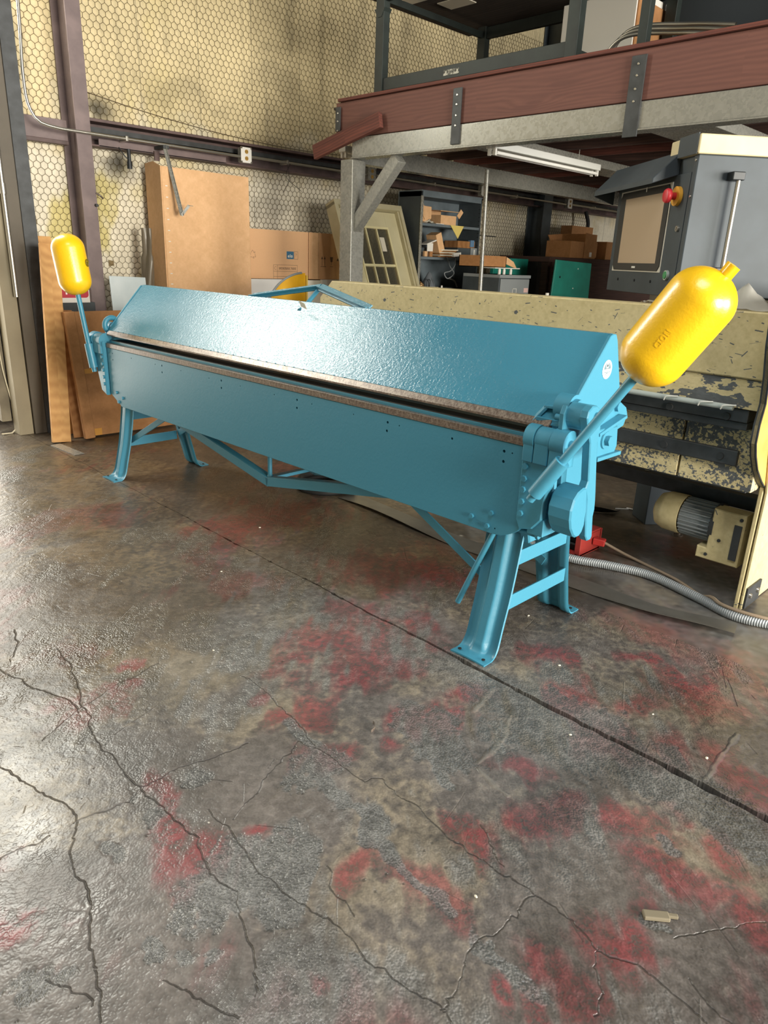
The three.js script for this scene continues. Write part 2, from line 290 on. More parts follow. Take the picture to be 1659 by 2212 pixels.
const REDS = [[-2.08,-2.01,0.14],[-2.05,-1.73,0.15],[-1.98,-1.53,0.08],[-1.86,-1.72,0.12],[-1.76,-1.79,0.08],[-1.88,-1.31,0.04],[-1.67,-1.38,0.08],[-1.76,-1.59,0.09],[-1.73,-1.29,0.04],[-1.39,-1.22,0.06],[-1.75,-0.81,0.05],[-1.45,-0.73,0.07],[-1.56,-0.71,0.06],[-1.65,-0.35,0.07],[-1.47,-1.57,0.05],[-1.38,-1.67,0.08],[-1.39,-1.87,0.07],[-1.34,-1.48,0.04],[-1.00,-1.39,0.04],[-0.89,-1.38,0.06],[-0.91,-1.49,0.07],[-0.83,-1.52,0.07],[-0.82,-1.61,0.06],[-0.60,-1.88,0.03],[-0.93,-2.05,0.07],[-0.96,-2.23,0.09],[-1.08,-2.17,0.09],[-0.72,-2.17,0.08],[-0.58,-2.26,0.08],[-0.49,-2.16,0.06],[-0.50,-1.85,0.06],[-0.46,-1.58,0.08],[-0.37,-1.59,0.07],[-0.42,-1.39,0.06],[-0.53,-1.21,0.04],[-0.45,-1.22,0.05],[-0.51,-1.08,0.04],[-0.88,-1.15,0.04],[-0.82,-1.13,0.04],[-0.63,-1.03,0.03],[-2.66,-0.94,0.08],[-2.43,-1.01,0.05],[-2.25,-0.69,0.07],[-2.24,-0.85,0.05],[-2.26,-0.92,0.04],[-3.46,-2.19,0.22],[-3.18,-1.86,0.12],[-3.48,-2.55,0.24],[-1.16,-2.59,0.07],[-0.84,-2.91,0.11],[-1.35,-2.37,0.08],[-2.45,-2.45,0.23],[-2.15,-2.63,0.17],[-0.28,-1.58,0.06],[-1.33,-0.87,0.03],[-1.01,-1.06,0.05],[-0.89,-0.69,0.02],[-1.04,-1.68,0.06],[-3.59,-2.02,0.07],[-1.90,-2.16,0.09],[-0.84,-2.55,0.12],[-1.50,-0.36,0.04],[-1.27,-1.75,0.05],[-0.64,-1.70,0.07]];
const ROUGHS = [[-1.25,-1.65,0.14],[-1.29,-0.75,0.11],[-1.13,-0.84,0.09],[-1.70,-0.69,0.05],[-1.24,-0.53,0.05],[-1.16,-0.59,0.03],[-1.12,-0.63,0.03],[-1.10,-1.14,0.07],[-1.04,-2.01,0.20],[-0.75,-2.00,0.15],[-1.38,-1.17,0.10],[-1.74,-0.97,0.06],[-1.23,-0.88,0.09],[-0.71,-1.12,0.04],[-1.05,-0.82,0.06],[-0.51,-2.01,0.12],[-0.78,-0.87,0.04],[-1.31,-0.27,0.06],[-1.41,-1.63,0.10]];
const JZ = -2.075;                                                    // the saw-cut joint runs along x at this z
function floorMaps(x0, z0, size, n) {                                 // colour and relief of a square of floor, corner (x0, z0)
  const px = size / n, crack = new Float32Array(n * n), rise = new Float32Array(n * n), dig = new Float32Array(n * n);
  const stamp = (F, X, Z, r, k) => { const ci = (X - x0) / px, cj = (Z - z0) / px, R = Math.max(0.75, r / px), a = Math.ceil(R + 1); if (ci < -a || cj < -a || ci > n + a || cj > n + a) return;
    for (let j = Math.max(0, Math.floor(cj - a)); j <= Math.min(n - 1, cj + a); j++) for (let i = Math.max(0, Math.floor(ci - a)); i <= Math.min(n - 1, ci + a); i++) { const d = Math.hypot(i - ci, j - cj) / R; if (d < 1) { const v = k * (1 - d * d); const q = j * n + i; if (v > F[q]) F[q] = v; } } };
  const walk = (F, pl, r, k, wob, seed) => { for (let s = 0; s + 1 < pl.length; s++) { const [ax, az] = pl[s], [bx, bz] = pl[s + 1], L = Math.hypot(bx - ax, bz - az), m = Math.max(2, Math.ceil(L / (px * 0.6)));
    for (let t = 0; t < m; t++) { const u = t / m, e = Math.min(1, 4 * Math.min(u, 1 - u) + 0.2), X = ax + (bx - ax) * u, Z = az + (bz - az) * u, w = wob * e;
      stamp(F, X + (fbm(X * 14 + seed, Z * 14, 4) - 0.5) * w, Z + (fbm(X * 14 + 50, Z * 14 + seed, 4) - 0.5) * w, r * (0.45 + 1.1 * vn(X * 23 + seed, Z * 23)), k); } } };
  CRACKS.forEach((c, i) => { walk(crack, c, 0.0025, 0.9, 0.045, i * 3.1); walk(dig, c, 0.02, 0.35, 0.06, i * 5.3); });
  GOUGES.forEach((c, i) => walk(dig, c, 0.028, 1, 0.06, i * 7.7));
  RIDGES.forEach((c, i) => walk(rise, c, 0.011, 1, 0.02, i * 2.9));
  const g = mulberry(4242);
  for (let k = 0; k < 1500; k++) { const X = -8 + g() * 9.5, Z = -7 + g() * 8, a = 0.9 + (g() - 0.5) * 0.9 + (g() < 0.2 ? 1.6 : 0), L = 0.02 + g() * g() * 0.22, w = 0.0008 + g() * 0.0022, deep = 0.25 + g() * 0.5;
    const pl = [[X, Z], [X + Math.cos(a) * L, Z + Math.sin(a) * L]]; if (X < x0 - 0.3 || Z < z0 - 0.3 || X > x0 + size + 0.3 || Z > z0 + size + 0.3) continue; walk(g() < 0.2 ? rise : crack, pl, w, deep * 0.7, 0.005, k); }
  const specks = []; for (let k = 0; k < 900; k++) specks.push([-8 + g() * 9.5, -7 + g() * 8, 0.0012 + g() * g() * 0.004, g()]);
  const spk = new Float32Array(n * n), pit = new Float32Array(n * n);
  for (const s of specks) stamp(s[3] < 0.22 ? spk : pit, s[0], s[1], s[3] < 0.22 ? s[2] : s[2] * 2, 1);
  const C = new Uint8Array(n * n * 4), B = new Uint8Array(n * n * 4);
  for (let j = 0, q = 0; j < n; j++) { const z = z0 + (j + 0.5) * px;
    for (let i = 0; i < n; i++, q++) { const x = x0 + (i + 0.5) * px;
      // the drag direction of traffic and scrapers runs along the diagonal
      const u = (x + z) * 0.707, v = (x - z) * 0.707;
      const big = fbm(x * 1.1 + 3, z * 1.1 + 8, 4), midn = fbm(x * 6, z * 6 + 31, 4), fine = fbm(x * 48, z * 48, 3), grit = vn(x * 260, z * 260), str = fbm(u * 6, v * 26 + 5, 3);
      const wx = x + (fbm(x * 3.1 + 7, z * 3.1, 3) - 0.5) * 0.34 + (midn - 0.5) * 0.10, wz = z + (fbm(x * 3.1 + 70, z * 3.1 + 40, 3) - 0.5) * 0.34 + (fine - 0.5) * 0.03;
      let rough = sst(0.50, 0.68, fbm(wx * 2.6 + 60, wz * 2.6, 4) * 0.7 + str * 0.3 + (fine - 0.5) * 0.12) * 0.8;
      for (const r of ROUGHS) { const dx = wx - r[0], dz = wz - r[1]; if (dx * dx + dz * dz < r[2] * r[2] * 3) rough = Math.max(rough, 0.95 * sst(1.12, 0.78, Math.sqrt(dx * dx + dz * dz) / r[2] + (str - 0.5) * 1.1 + (fine - 0.5) * 0.5)); }
      rough = Math.max(rough, sst(0.3, 0.8, dig[q]), sst(0.19, 0.03, Math.abs(z - JZ - 0.06) + (midn - 0.5) * 0.2) * sst(-2.4, -1.2, x) * 0.9);
      let red = sst(0.57, 0.70, fbm(wx * 1.7 + 11, wz * 1.7 + 44, 4) * 0.7 + str * 0.25 + midn * 0.08) * 0.6;
      for (const r of REDS) { const dx = wx - r[0], dz = wz - r[1], dd = dx * dx + dz * dz; if (dd < r[2] * r[2] * 6) red = Math.max(red, sst(1.8, 0.4, Math.sqrt(dd) / r[2] + (str - 0.5) * 2.2 + (midn - 0.5) * 1.4)); }
      red *= (1 - rough * 0.75) * sst(0.24, 0.58, fine * 0.45 + str * 0.3 + grit * 0.25 + 0.03);
      const tan = sst(0.46, 0.66, fbm(wx * 2.2 + 90, wz * 2.2 + 7, 4) * 0.75 + fine * 0.2 + str * 0.1 - 0.03) * (1 - rough * 0.8);
      // bare slab: warm grey; worn tan skin; grey exposed fines; red paint (all sRGB 0..1)
      let R = mix(0.43, 0.385, big), G = mix(0.412, 0.368, big), Bc = mix(0.395, 0.36, big);
      R = mix(R, 0.56, tan * 0.6); G = mix(G, 0.52, tan * 0.6); Bc = mix(Bc, 0.44, tan * 0.6);
      R = mix(R, 0.405, rough * 0.85); G = mix(G, 0.412, rough * 0.85); Bc = mix(Bc, 0.408, rough * 0.85);
      const rd = 0.30 + 0.62 * fbm(wx * 4.3 + 15, wz * 4.3 + 2, 3); R = mix(R, 0.515, red * rd); G = mix(G, 0.225, red * rd); Bc = mix(Bc, 0.245, red * rd);
      const stain = sst(0.54, 0.74, fbm(wx * 1.3 + 200, wz * 1.3 + 120, 5)) * 0.2, tint = 1 - stain + (fine - 0.5) * 0.40 + (grit - 0.5) * (0.16 + 0.14 * rough) + (midn - 0.5) * 0.2 + (str - 0.5) * 0.12;
      const brown = sst(0.35, 0.65, sst(-1.2, -3.2, x + z * 0.25 + 0.35) * 0.75 + (fbm(wx * 1.6 + 33, wz * 1.6 + 12, 4) - 0.5) * 1.1 + (str - 0.5) * 0.4 + 0.1); R *= tint * mix(1, 0.85, brown); G *= tint * mix(1, 0.79, brown); Bc *= tint * mix(1, 0.70, brown);   // darker and browner in patches towards the back of the shop
      const ck = Math.min(1, crack[q]); R = mix(R, 0.17, ck * 0.65); G = mix(G, 0.16, ck * 0.65); Bc = mix(Bc, 0.15, ck * 0.65);
      const pk = pit[q] * 0.5; R = mix(R, 0.2, pk); G = mix(G, 0.19, pk); Bc = mix(Bc, 0.18, pk);
      const ri = Math.min(1, rise[q]) * 0.5; R = mix(R, 0.5, ri); G = mix(G, 0.49, ri); Bc = mix(Bc, 0.46, ri);
      if (spk[q] > 0.3) { R = mix(R, 0.85, 0.8); G = mix(G, 0.83, 0.8); Bc = mix(Bc, 0.78, 0.8); }
      const k = q * 4; C[k] = 255 * Math.min(1, Math.max(0, R)); C[k + 1] = 255 * Math.min(1, Math.max(0, G)); C[k + 2] = 255 * Math.min(1, Math.max(0, Bc)); C[k + 3] = 255;
      let h = 0.60 + (fine - 0.5) * 0.20 + (midn - 0.5) * 0.14 + (grit - 0.5) * 0.06; h += rough * (-0.14 + (grit - 0.5) * 0.34 + (fine - 0.5) * 0.42); h += (str - 0.5) * 0.08; h += red * 0.03; h -= ck * 0.5 + Math.min(1, dig[q]) * 0.22 + pit[q] * 0.25; h += rise[q] * 0.42;
      B[k] = B[k + 1] = B[k + 2] = 255 * Math.min(1, Math.max(0, h)); B[k + 3] = 255;
    } }
  const mk = (d, s) => { const t = new THREE.DataTexture(d, n, n, THREE.RGBAFormat); t.magFilter = THREE.LinearFilter; t.minFilter = THREE.LinearMipmapLinearFilter; t.generateMipmaps = true; t.wrapS = t.wrapT = THREE.ClampToEdgeWrapping; if (s) t.colorSpace = THREE.SRGBColorSpace; t.needsUpdate = true; return t; };
  return { map: mk(C, true), bumpMap: mk(B, false) };
}
const gloss = greyTex(nMid, 512, [1, 1], -0.7, 1.5);
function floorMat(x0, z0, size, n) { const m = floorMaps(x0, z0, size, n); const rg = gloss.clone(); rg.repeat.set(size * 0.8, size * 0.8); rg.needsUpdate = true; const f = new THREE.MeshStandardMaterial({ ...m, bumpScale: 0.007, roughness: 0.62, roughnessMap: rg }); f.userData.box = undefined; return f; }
const FLOORS = [                                                      // [x0, z0, size, texels, rectangles it covers: xa, xb, za, zb]
  [-3.0, -2.95, 3.2, 2048, [[-3.0, 0.2, JZ, 0.25], [-3.0, 0.2, -2.95, JZ]]],
  [-7.0, -4.0, 4.0, 2048, [[-7.0, -3.0, JZ, 0.0], [-7.0, -3.0, -4.0, JZ]]],
  [-10.5, -14.2, 21, 1024, [[-3.0, 0.2, 0.25, 5], [0.2, 10.3, JZ, 5], [0.2, 10.3, -14.2, JZ], [-3.0, 0.2, -14.2, -2.95], [-7.0, -3.0, 0.0, 5], [-7.0, -3.0, -14.2, -4.0], [-10.5, -7.0, JZ, 5], [-10.5, -7.0, -14.2, JZ]]],
];
// half width of the joint at x: open on the right, closing to a hairline on the left, with broken arrises
const jw = (x) => mix(0.0015, 0.011, sst(-3.0, -0.6, x)) * (0.75 + 0.7 * vn(x * 9, 3.3)) + 0.004 * Math.max(0, vn(x * 31, 8.1) - 0.55) * 4 * sst(-4.4, -3.6, x);
const jc = (x) => JZ + (fbm(x * 3.1, 1.7, 3) - 0.5) * 0.03 * sst(-0.2, -1.6, x) + (vn(x * 22, 5) - 0.5) * 0.006;
const floor = thing('floor', 'worn concrete shop floor with cracks and patches of red paint', 'floor', [0, 0, 0], { kind: 'structure' });
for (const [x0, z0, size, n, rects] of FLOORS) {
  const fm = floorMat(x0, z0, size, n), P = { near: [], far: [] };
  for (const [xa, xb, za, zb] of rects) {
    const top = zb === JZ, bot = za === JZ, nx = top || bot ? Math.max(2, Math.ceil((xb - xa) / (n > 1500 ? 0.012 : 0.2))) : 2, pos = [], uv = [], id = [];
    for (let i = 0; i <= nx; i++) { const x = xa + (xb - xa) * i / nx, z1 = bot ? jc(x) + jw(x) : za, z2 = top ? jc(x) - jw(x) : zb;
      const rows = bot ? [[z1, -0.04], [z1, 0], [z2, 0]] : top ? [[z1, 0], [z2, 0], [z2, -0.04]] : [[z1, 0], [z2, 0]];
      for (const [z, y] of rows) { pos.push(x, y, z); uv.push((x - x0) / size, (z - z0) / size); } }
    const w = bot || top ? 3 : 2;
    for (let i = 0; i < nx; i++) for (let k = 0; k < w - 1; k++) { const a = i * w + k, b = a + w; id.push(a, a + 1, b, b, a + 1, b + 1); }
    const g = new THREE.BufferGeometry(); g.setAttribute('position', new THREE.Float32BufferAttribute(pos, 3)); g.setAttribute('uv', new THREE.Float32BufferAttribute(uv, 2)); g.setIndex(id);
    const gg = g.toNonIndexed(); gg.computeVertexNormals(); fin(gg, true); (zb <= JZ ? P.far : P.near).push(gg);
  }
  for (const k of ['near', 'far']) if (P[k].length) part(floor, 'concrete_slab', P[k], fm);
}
part(floor, 'joint_filler', bb(-10.5, -0.075, JZ - 0.05, 10.3, -0.028, JZ + 0.05), mat(W1, 0.95, 0, { map: tone('#3f3c39', '#25211f', 5, nFine) }), 'dark dirt packed in the floor joint');
// ------------------------------------------------------------------ room shell
const HW = 0.060, HS = 0.030, HH = 0.020, HP = HS + HH;                // hexagon netting: width, straight side, slope height, row pitch
const wallZ0 = -14, wallZ1 = -2.28;
const insul = dataTex(2048, 1024, (i, j, o) => {
  const z = wallZ0 + i / 2048 * 12, y = j / 1024 * 6, big = fbm(z * 0.9 + 4, y * 0.9, 4), midn = fbm(z * 5, y * 5 + 9, 4), fine = fbm(z * 40, y * 25, 3);
  const low = sst(2.75, 2.2, y + (midn - 0.5) * 0.9), yel = sst(0.50, 0.62, fbm(z * 2.1 + 70, y * 1.2 + 5, 4)) * sst(-4.4, -3.2, z) * (0.35 + 0.65 * low);
  let R = mix(218, 226, low), G = mix(202, 218, low), B = mix(160, 196, low);                         // aged paper facing, paler below the girt
  R = mix(R, 198, yel * 0.7); G = mix(G, 182, yel * 0.7); B = mix(B, 104, yel * 0.7);
  const streak = sst(0.58, 0.75, fbm(z * 7 + 3, y * 0.7, 3)) * 0.10, smut = sst(0.60, 0.80, fbm(z * 1.6 + 31, y * 2.4 + 12, 5)) * 0.10;
  // soot blown out over the girt near the column and under its clips
  const so = Math.exp(-(((z + 3.15) / 0.16) ** 2 + ((y - 2.70) / 0.10) ** 2)) + Math.exp(-(((z + 3.30) / 0.14) ** 2 + ((y - 2.28) / 0.13) ** 2)) + 0.8 * Math.exp(-(((z + 3.02) / 0.06) ** 2 + ((y - 2.05) / 0.22) ** 2));
  const k = (1 - streak - smut) * (1 - 0.6 * Math.min(1, so) * sst(0.3, 0.6, midn + 0.12)) + (fine - 0.5) * 0.10 + (midn - 0.5) * 0.10;
  const seam = Math.abs(((z + 100.27) % 0.61) - 0.305); const s = seam < 0.006 ? 0.84 : 1;
  o[0] = Math.min(255, R * k * s); o[1] = Math.min(255, G * k * s); o[2] = Math.min(255, B * k * s);
}, true, [1 / 12, 1 / 6]);
insul.offset.set(14 / 12, 0);
const pillow = dataTex(96, 160, (i, j, o) => {                         // one period of the quilting between the wires
  const x = i / 96 * HW, y = j / 160 * 2 * HP; let best = 9;
  for (const [cx, cy] of [[0, 0], [HW, 0], [HW / 2, HP], [0, 2 * HP], [HW, 2 * HP], [-HW / 2, HP], [HW * 1.5, HP]]) best = Math.min(best, Math.max(Math.abs(x - cx) / (HW / 2), (Math.abs(y - cy) * 0.85 + Math.abs(x - cx) * 0.55) / 0.032));
  const h = 1 - Math.min(1, best) ** 3; o[0] = o[1] = o[2] = 255 * h;
}, false, [1 / HW, 1 / (2 * HP)]);
pillow.offset.set(0, 0);
M.insul = mat(W1, 0.62, 0, { map: insul, bumpMap: pillow, bumpScale: 0.006 });
M.shell = mat(W1, 0.85, 0, { map: tone('#857d6d', '#6b6456', 0.4, nCoarse) });
M.roof = mat(W1, 0.85, 0, { map: tone('#6a655b', '#514d46', 0.5, nCoarse) });

const wl = thing('wall_left', 'paper-faced insulated wall held by hexagonal wire netting', 'wall', [-7, 0, -8], { kind: 'structure' });
part(wl, 'insulation_panel', bb(-7.1, 0, wallZ0, -6.9, 6, wallZ1), M.insul);
part(wl, 'upper_panel', [bb(-7.1, 3.1, wallZ1, -6.9, 3.2, 5), bb(-7.1, 5.25, wallZ1, -6.9, 6, 5), bb(-7.1, 3.2, wallZ1, -6.9, 5.25, -2.15), bb(-7.1, 3.2, -1.0, -6.9, 5.25, 5), bb(-7.1, 0, -1.05, -6.9, 3.1, 5)], M.insul);
{ // netting: thin creased ribbons of wire, one joined part (far past what can be counted)
  const P = [], X = -6.896, t = 0.0016, k = 0.003;
  const seg = (z0, y0, z1, y1) => { const L = Math.hypot(z1 - z0, y1 - y0), a = -(y1 - y0) / L * t, b = (z1 - z0) / L * t;
    const A = [X, y0 + b, z0 + a], B = [X + k, y0, z0], C = [X, y0 - b, z0 - a], D = [X, y1 + b, z1 + a], E = [X + k, y1, z1], F = [X, y1 - b, z1 - a];
    P.push(...A, ...B, ...E, ...A, ...E, ...D, ...B, ...C, ...F, ...B, ...F, ...E); };
  const n0 = Math.ceil(wallZ0 / HW) + 40, n1 = Math.floor(-2.3 / HW), rows = Math.floor(4.6 / HP), sag = (z, y) => (fbm(z * 2, y * 2, 2) - 0.5) * 0.02;
  for (let r = 8; r < rows; r++) for (let c = n0; c < n1; c++) {        // cell centre; each cell draws its upper two slopes and its right side
    const z = (c + (r & 1 ? 0.5 : 0)) * HW, y = r * HP; if (z > wallZ1 - 0.05) continue;
    const q = (dz, dy) => { const zz = z + dz, yy = y + dy; return [zz + sag(zz, yy), yy + sag(zz + 40, yy)]; };
    const tp = q(0, HS / 2 + HH), l = q(-HW / 2, HS / 2), rr = q(HW / 2, HS / 2), rb = q(HW / 2, -HS / 2);
    seg(...l, ...tp); seg(...tp, ...rr); seg(...rr, ...rb);
  }
  const g = new THREE.BufferGeometry(); g.setAttribute('position', new THREE.Float32BufferAttribute(P, 3)); g.computeVertexNormals();
  part(wl, 'wire_netting', fin(g), mat('#6e6045', 0.6, 0.3), 'hexagonal chicken wire stretched over the insulation').userData.kind = 'stuff';
}
part(wl, 'tie_wire', tube([[-6.885, 2.83, -3.02], [-6.885, 2.75, -3.6], [-6.885, 2.67, -4.5], [-6.885, 2.645, -5.4], [-6.885, 2.66, -6.0]], 0.003, 40, 5), mat('#6b5a44', 0.6, 0.3), 'thin slack wire across the netting');
for (const [y, z, s] of [[1.76, -2.49, 0.06], [1.42, -3.16, 0.05], [1.72, -5.35, 0.03]]) part(wl, 'torn_facing', fin(surf((u, v) => [-6.893 + 0.022 * Math.sin(u * 3.1) * Math.sin(v * 3.1) * (0.5 + vn(u * 5 + y, v * 5)), y + (v - 0.5) * s * (0.7 + 0.6 * vn(u * 4, z)), z + (u - 0.5) * s], 6, 6)), mat('#8c7a58', 0.8), 'small tear in the paper facing');
{ const w = thing('window_1', 'high window beside the netted wall', 'window', [-7, 3.2, -1.575], { kind: 'structure' });
  part(w, 'window_frame', [bb(-7.08, 3.2, -2.15, -6.98, 3.25, -1.0), bb(-7.08, 5.2, -2.15, -6.98, 5.25, -1.0), bb(-7.08, 3.25, -2.15, -6.98, 5.2, -2.10), bb(-7.08, 3.25, -1.05, -6.98, 5.2, -1.0)], M.whiteMetal); }
const plain = (name, label, g) => one(name, label, name.startsWith('ceil') ? 'ceiling' : 'wall', g, name.startsWith('ceil') ? M.roof : M.shell, { kind: 'structure', exact: true });
plain('wall_right', 'plain shop wall with the two open roller doors', [bb(10, 0, -14, 10.2, 6, -9.2), bb(10, 0, -4.8, 10.2, 6, -3.6), bb(10, 3.8, -9.2, 10.2, 6, -4.8), bb(10, 3.8, -3.6, 10.2, 6, 0.8), bb(10, 0, 0.8, 10.2, 6, 5)]);
plain('wall_front', 'plain shop wall behind the camera', bb(-7.1, 0, 5, 10.2, 6, 5.2));
plain('wall_back', 'plain far end wall of the shop', bb(-7.1, 0, -14.2, 10.2, 6, -14));
plain('ceiling', 'corrugated roof underside high above the shop', [bb(-7.1, 6, -14.2, 10.2, 6.2, -1.5), bb(-7.1, 6, 1.1, 10.2, 6.2, 5.2), bb(-7.1, 6, -1.5, -0.7, 6.2, 1.1), bb(1.5, 6, -1.5, 10.2, 6.2, 1.1)]);
{ const w = thing('window_2', 'roof light above the open floor', 'window', [0.4, 6, -0.2], { kind: 'structure' }); part(w, 'roof_light_frame', [bb(-0.75, 5.98, -1.55, 1.55, 6.05, -1.5), bb(-0.75, 5.98, 1.1, 1.55, 6.05, 1.15), bb(-0.75, 5.98, -1.5, -0.7, 6.05, 1.1), bb(1.5, 5.98, -1.5, 1.55, 6.05, 1.1)], M.galv); }
for (const [n, label, z0, z1] of [['door_1', 'rolled-up shutter box over the farther roller door', -9.2, -4.8], ['door_3', 'rolled-up shutter box over the nearer roller door', -3.6, 0.8]]) { const d = thing(n, label, 'door', [10, 3.8, (z0 + z1) / 2], { kind: 'structure' });
  part(d, 'shutter_box', bb(9.7, 3.85, z0, 9.98, 4.3, z1, 0.02), M.grey); part(d, 'door_track', bb(9.9, 0, z0 - 0.05, 9.99, 3.85, z0 + 0.02), M.galv); part(d, 'door_track', bb(9.9, 0, z1 - 0.02, 9.99, 3.85, z1 + 0.05), M.galv); }
// the lean-to store seen past the left doorway, open to the yard on its far side
{ const s = thing('wall_store', 'dim lean-to store seen past the left doorway', 'wall', [-8.6, 0, -3], { kind: 'structure' });
  part(s, 'store_wall', [bb(-10.2, 0, -6.2, -10.0, 3.1, -1.95), bb(-10.2, 0, -6.3, -7.1, 3.1, -6.1)], M.shell); part(s, 'store_roof', bb(-10.2, 3.0, -6.3, -7.1, 3.1, 1.2), M.roof); }

// steel framing of the netted wall
{ const c = thing('wall_column', 'mauve painted steel column standing against the netted wall beside the tall carton', 'column', [-6.75, 0, -2.88]);
  part(c, 'flange', bb(-6.615, 0, -2.945, -6.6, 6, -2.82, 0.003), M.purple); part(c, 'flange', bb(-6.89, 0, -2.945, -6.875, 6, -2.82, 0.003), M.purple); part(c, 'web', bb(-6.876, 0, -2.888, -6.614, 6, -2.878), M.purple);
  part(c, 'bolt', hexHead([-6.6, 1.9, -2.93], [1, 0, 0], 0.014, 0.03), M.darkSteel); part(c, 'clip', tube([[-6.6, 2.0, -2.94], [-6.585, 1.98, -2.97], [-6.6, 1.96, -3.0]], 0.008, 12, 6), M.rawSteel); }
{ const c = thing('wall_column', 'grey steel column against the netted wall right of the shelf cabinet', 'column', [-6.75, 0, -9.9]);
  part(c, 'flange', bb(-6.615, 0, -10.0, -6.6, 6, -9.78, 0.003), M.cabDark); part(c, 'web', bb(-6.88, 0, -9.9, -6.614, 6, -9.88), M.cabDark); part(c, 'flange', bb(-6.895, 0, -10.0, -6.88, 6, -9.78, 0.003), M.cabDark); }
{ const g = thing('wall_girt', 'long brown steel girt running across the netted wall under the loose wire', 'girt', [-6.8, 2.38, -8.4]);
  part(g, 'web', bb(-6.87, 2.39, -13.9, -6.86, 2.60, -2.95), M.girt); part(g, 'top_flange', bb(-6.87, 2.575, -13.9, -6.70, 2.6, -2.95, 0.004), M.girt); part(g, 'bottom_flange', bb(-6.87, 2.385, -13.9, -6.72, 2.40, -2.95, 0.004), M.girt);
  part(g, 'lip', bb(-6.735, 2.385, -4.35, -6.72, 2.45, -3.06, 0.003), M.purple, 'paler mauve lip of the girt'); part(g, 'angle', [bb(-6.86, 2.49, -13.9, -6.76, 2.5, -3.0), bb(-6.77, 2.49, -13.9, -6.76, 2.54, -3.0)], M.darkSteel); }
{ const g = thing('wall_girt', 'short mauve girt between the doorway and the mauve column', 'girt', [-6.8, 2.4, -2.6]);
  part(g, 'web', bb(-6.80, 2.40, -2.82, -6.78, 2.56, -2.28, 0.004), M.purple); part(g, 'lower_lip', bb(-6.84, 2.37, -2.82, -6.77, 2.40, -2.28, 0.004), M.girt); }
// conduit and outlets
{ const c = thing('electrical_conduit', 'thin steel conduit bent down the wall and along the girt', 'conduit', [-6.6, 2.4, -8]);
  part(c, 'bend_pipe', tube([[-6.585, 5.8, -2.48], [-6.585, 3.3, -2.457], [-6.585, 2.78, -2.433], [-6.585, 2.60, -2.448], [-6.585, 2.50, -2.507], [-6.585, 2.468, -2.635], [-6.583, 2.461, -2.90]], 0.013, 70, 8), M.conduit);
  for (const [a, b] of [[-2.90, -4.42], [-4.545, -6.12], [-6.28, -8.21], [-8.36, -10.34], [-10.51, -13.6]]) part(c, 'pipe', cyl([-6.583, 2.461, a], [-6.583, 2.453, b], 0.0125, 0.0125, 10), M.conduit);
  for (const z of [-3.25, -5.0, -5.8, -7.3, -9.05, -11.2]) part(c, 'strap', bb(-6.698, 2.44, z - 0.012, -6.568, 2.482, z + 0.012, 0.004), M.conduit); }
const outlet = (label, z, plate, tilt = 0) => { const o = thing('outlet_box', label, 'outlet', [-6.58, 2.39, z]);
  part(o, 'box', bb(-6.634, 2.405, z - 0.055, -6.569, 2.535, z + 0.055, 0.006), M.galv); const cv = part(o, 'cover_plate', bb(-6.57, 2.40, z - 0.062, -6.562, 2.54, z + 0.062, 0.003), plate);
  for (const s of [-1, 1]) { const f = part(o, 'socket', cyl([-6.563, 2.47 + s * 0.03, z], [-6.556, 2.47 + s * 0.03, z], 0.019, 0.019, 14), mat('#b08a3e', 0.5)); part(f, 'slot', [bb(-6.556, 2.462 + s * 0.03, z - 0.009, -6.555, 2.478 + s * 0.03, z - 0.006), bb(-6.556, 2.462 + s * 0.03, z + 0.006, -6.555, 2.478 + s * 0.03, z + 0.009)], M.hole);
    for (const t of [-1, 1]) part(cv, 'corner_lug', cyl([-6.568, 2.47 + s * 0.063, z + t * 0.055], [-6.558, 2.47 + s * 0.063, z + t * 0.055], 0.011, 0.009, 8), M.conduit); }
  return o; };
outlet('white duplex outlet on the conduit above the tall carton edge', -4.483, M.white);
outlet('pale metal junction box on the conduit behind the diagonal brace', -6.20, M.galv);
outlet('small white outlet on the conduit next to the upright pipe', -8.285, M.white);
outlet('double outlet on the conduit right of the grey column', -10.425, M.white);
{ const h = thing('hanging_strap', 'thin galvanised strap with a hooked end hanging in front of the tall carton', 'strap', [-6.5, 1.85, -3.68]);
  part(h, 'strap_bar', [bar([-6.56, 2.45, -3.59], [-6.36, 1.86, -3.62], 0.004, 0.028, 0, [1, 0.4, 0]), bar([-6.555, 2.45, -3.605], [-6.355, 1.86, -3.635], 0.024, 0.004, 0, [1, 0.4, 0])], M.galv);
  part(h, 'hook', [bar([-6.36, 1.86, -3.62], [-6.34, 1.95, -3.69], 0.004, 0.026, 0, [1, 0, 0]), bar([-6.34, 1.95, -3.69], [-6.32, 1.945, -3.72], 0.004, 0.026, 0, [0, 1, 0])], M.galv); part(h, 'clamp', bb(-6.70, 2.42, -3.635, -6.54, 2.45, -3.575, 0.004), M.darkSteel); part(h, 'tab', bb(-6.715, 2.33, -3.62, -6.70, 2.41, -3.57), M.girt); }
{ const s = thing('pipe_stub', 'short black threaded pipe hanging below the girt near the mauve column', 'pipe', [-6.66, 2.22, -3.3]);
  part(s, 'nipple', cyl([-6.66, 2.39, -3.30], [-6.66, 2.24, -3.30], 0.016, 0.016, 12), M.blackPaint); part(s, 'coupling', cyl([-6.66, 2.29, -3.30], [-6.66, 2.23, -3.30], 0.022, 0.022, 12), M.blackPaint); part(s, 'hanger', tube([[-6.72, 2.40, -3.24], [-6.66, 2.33, -3.26], [-6.66, 2.30, -3.3]], 0.005, 14, 6), M.darkSteel); }
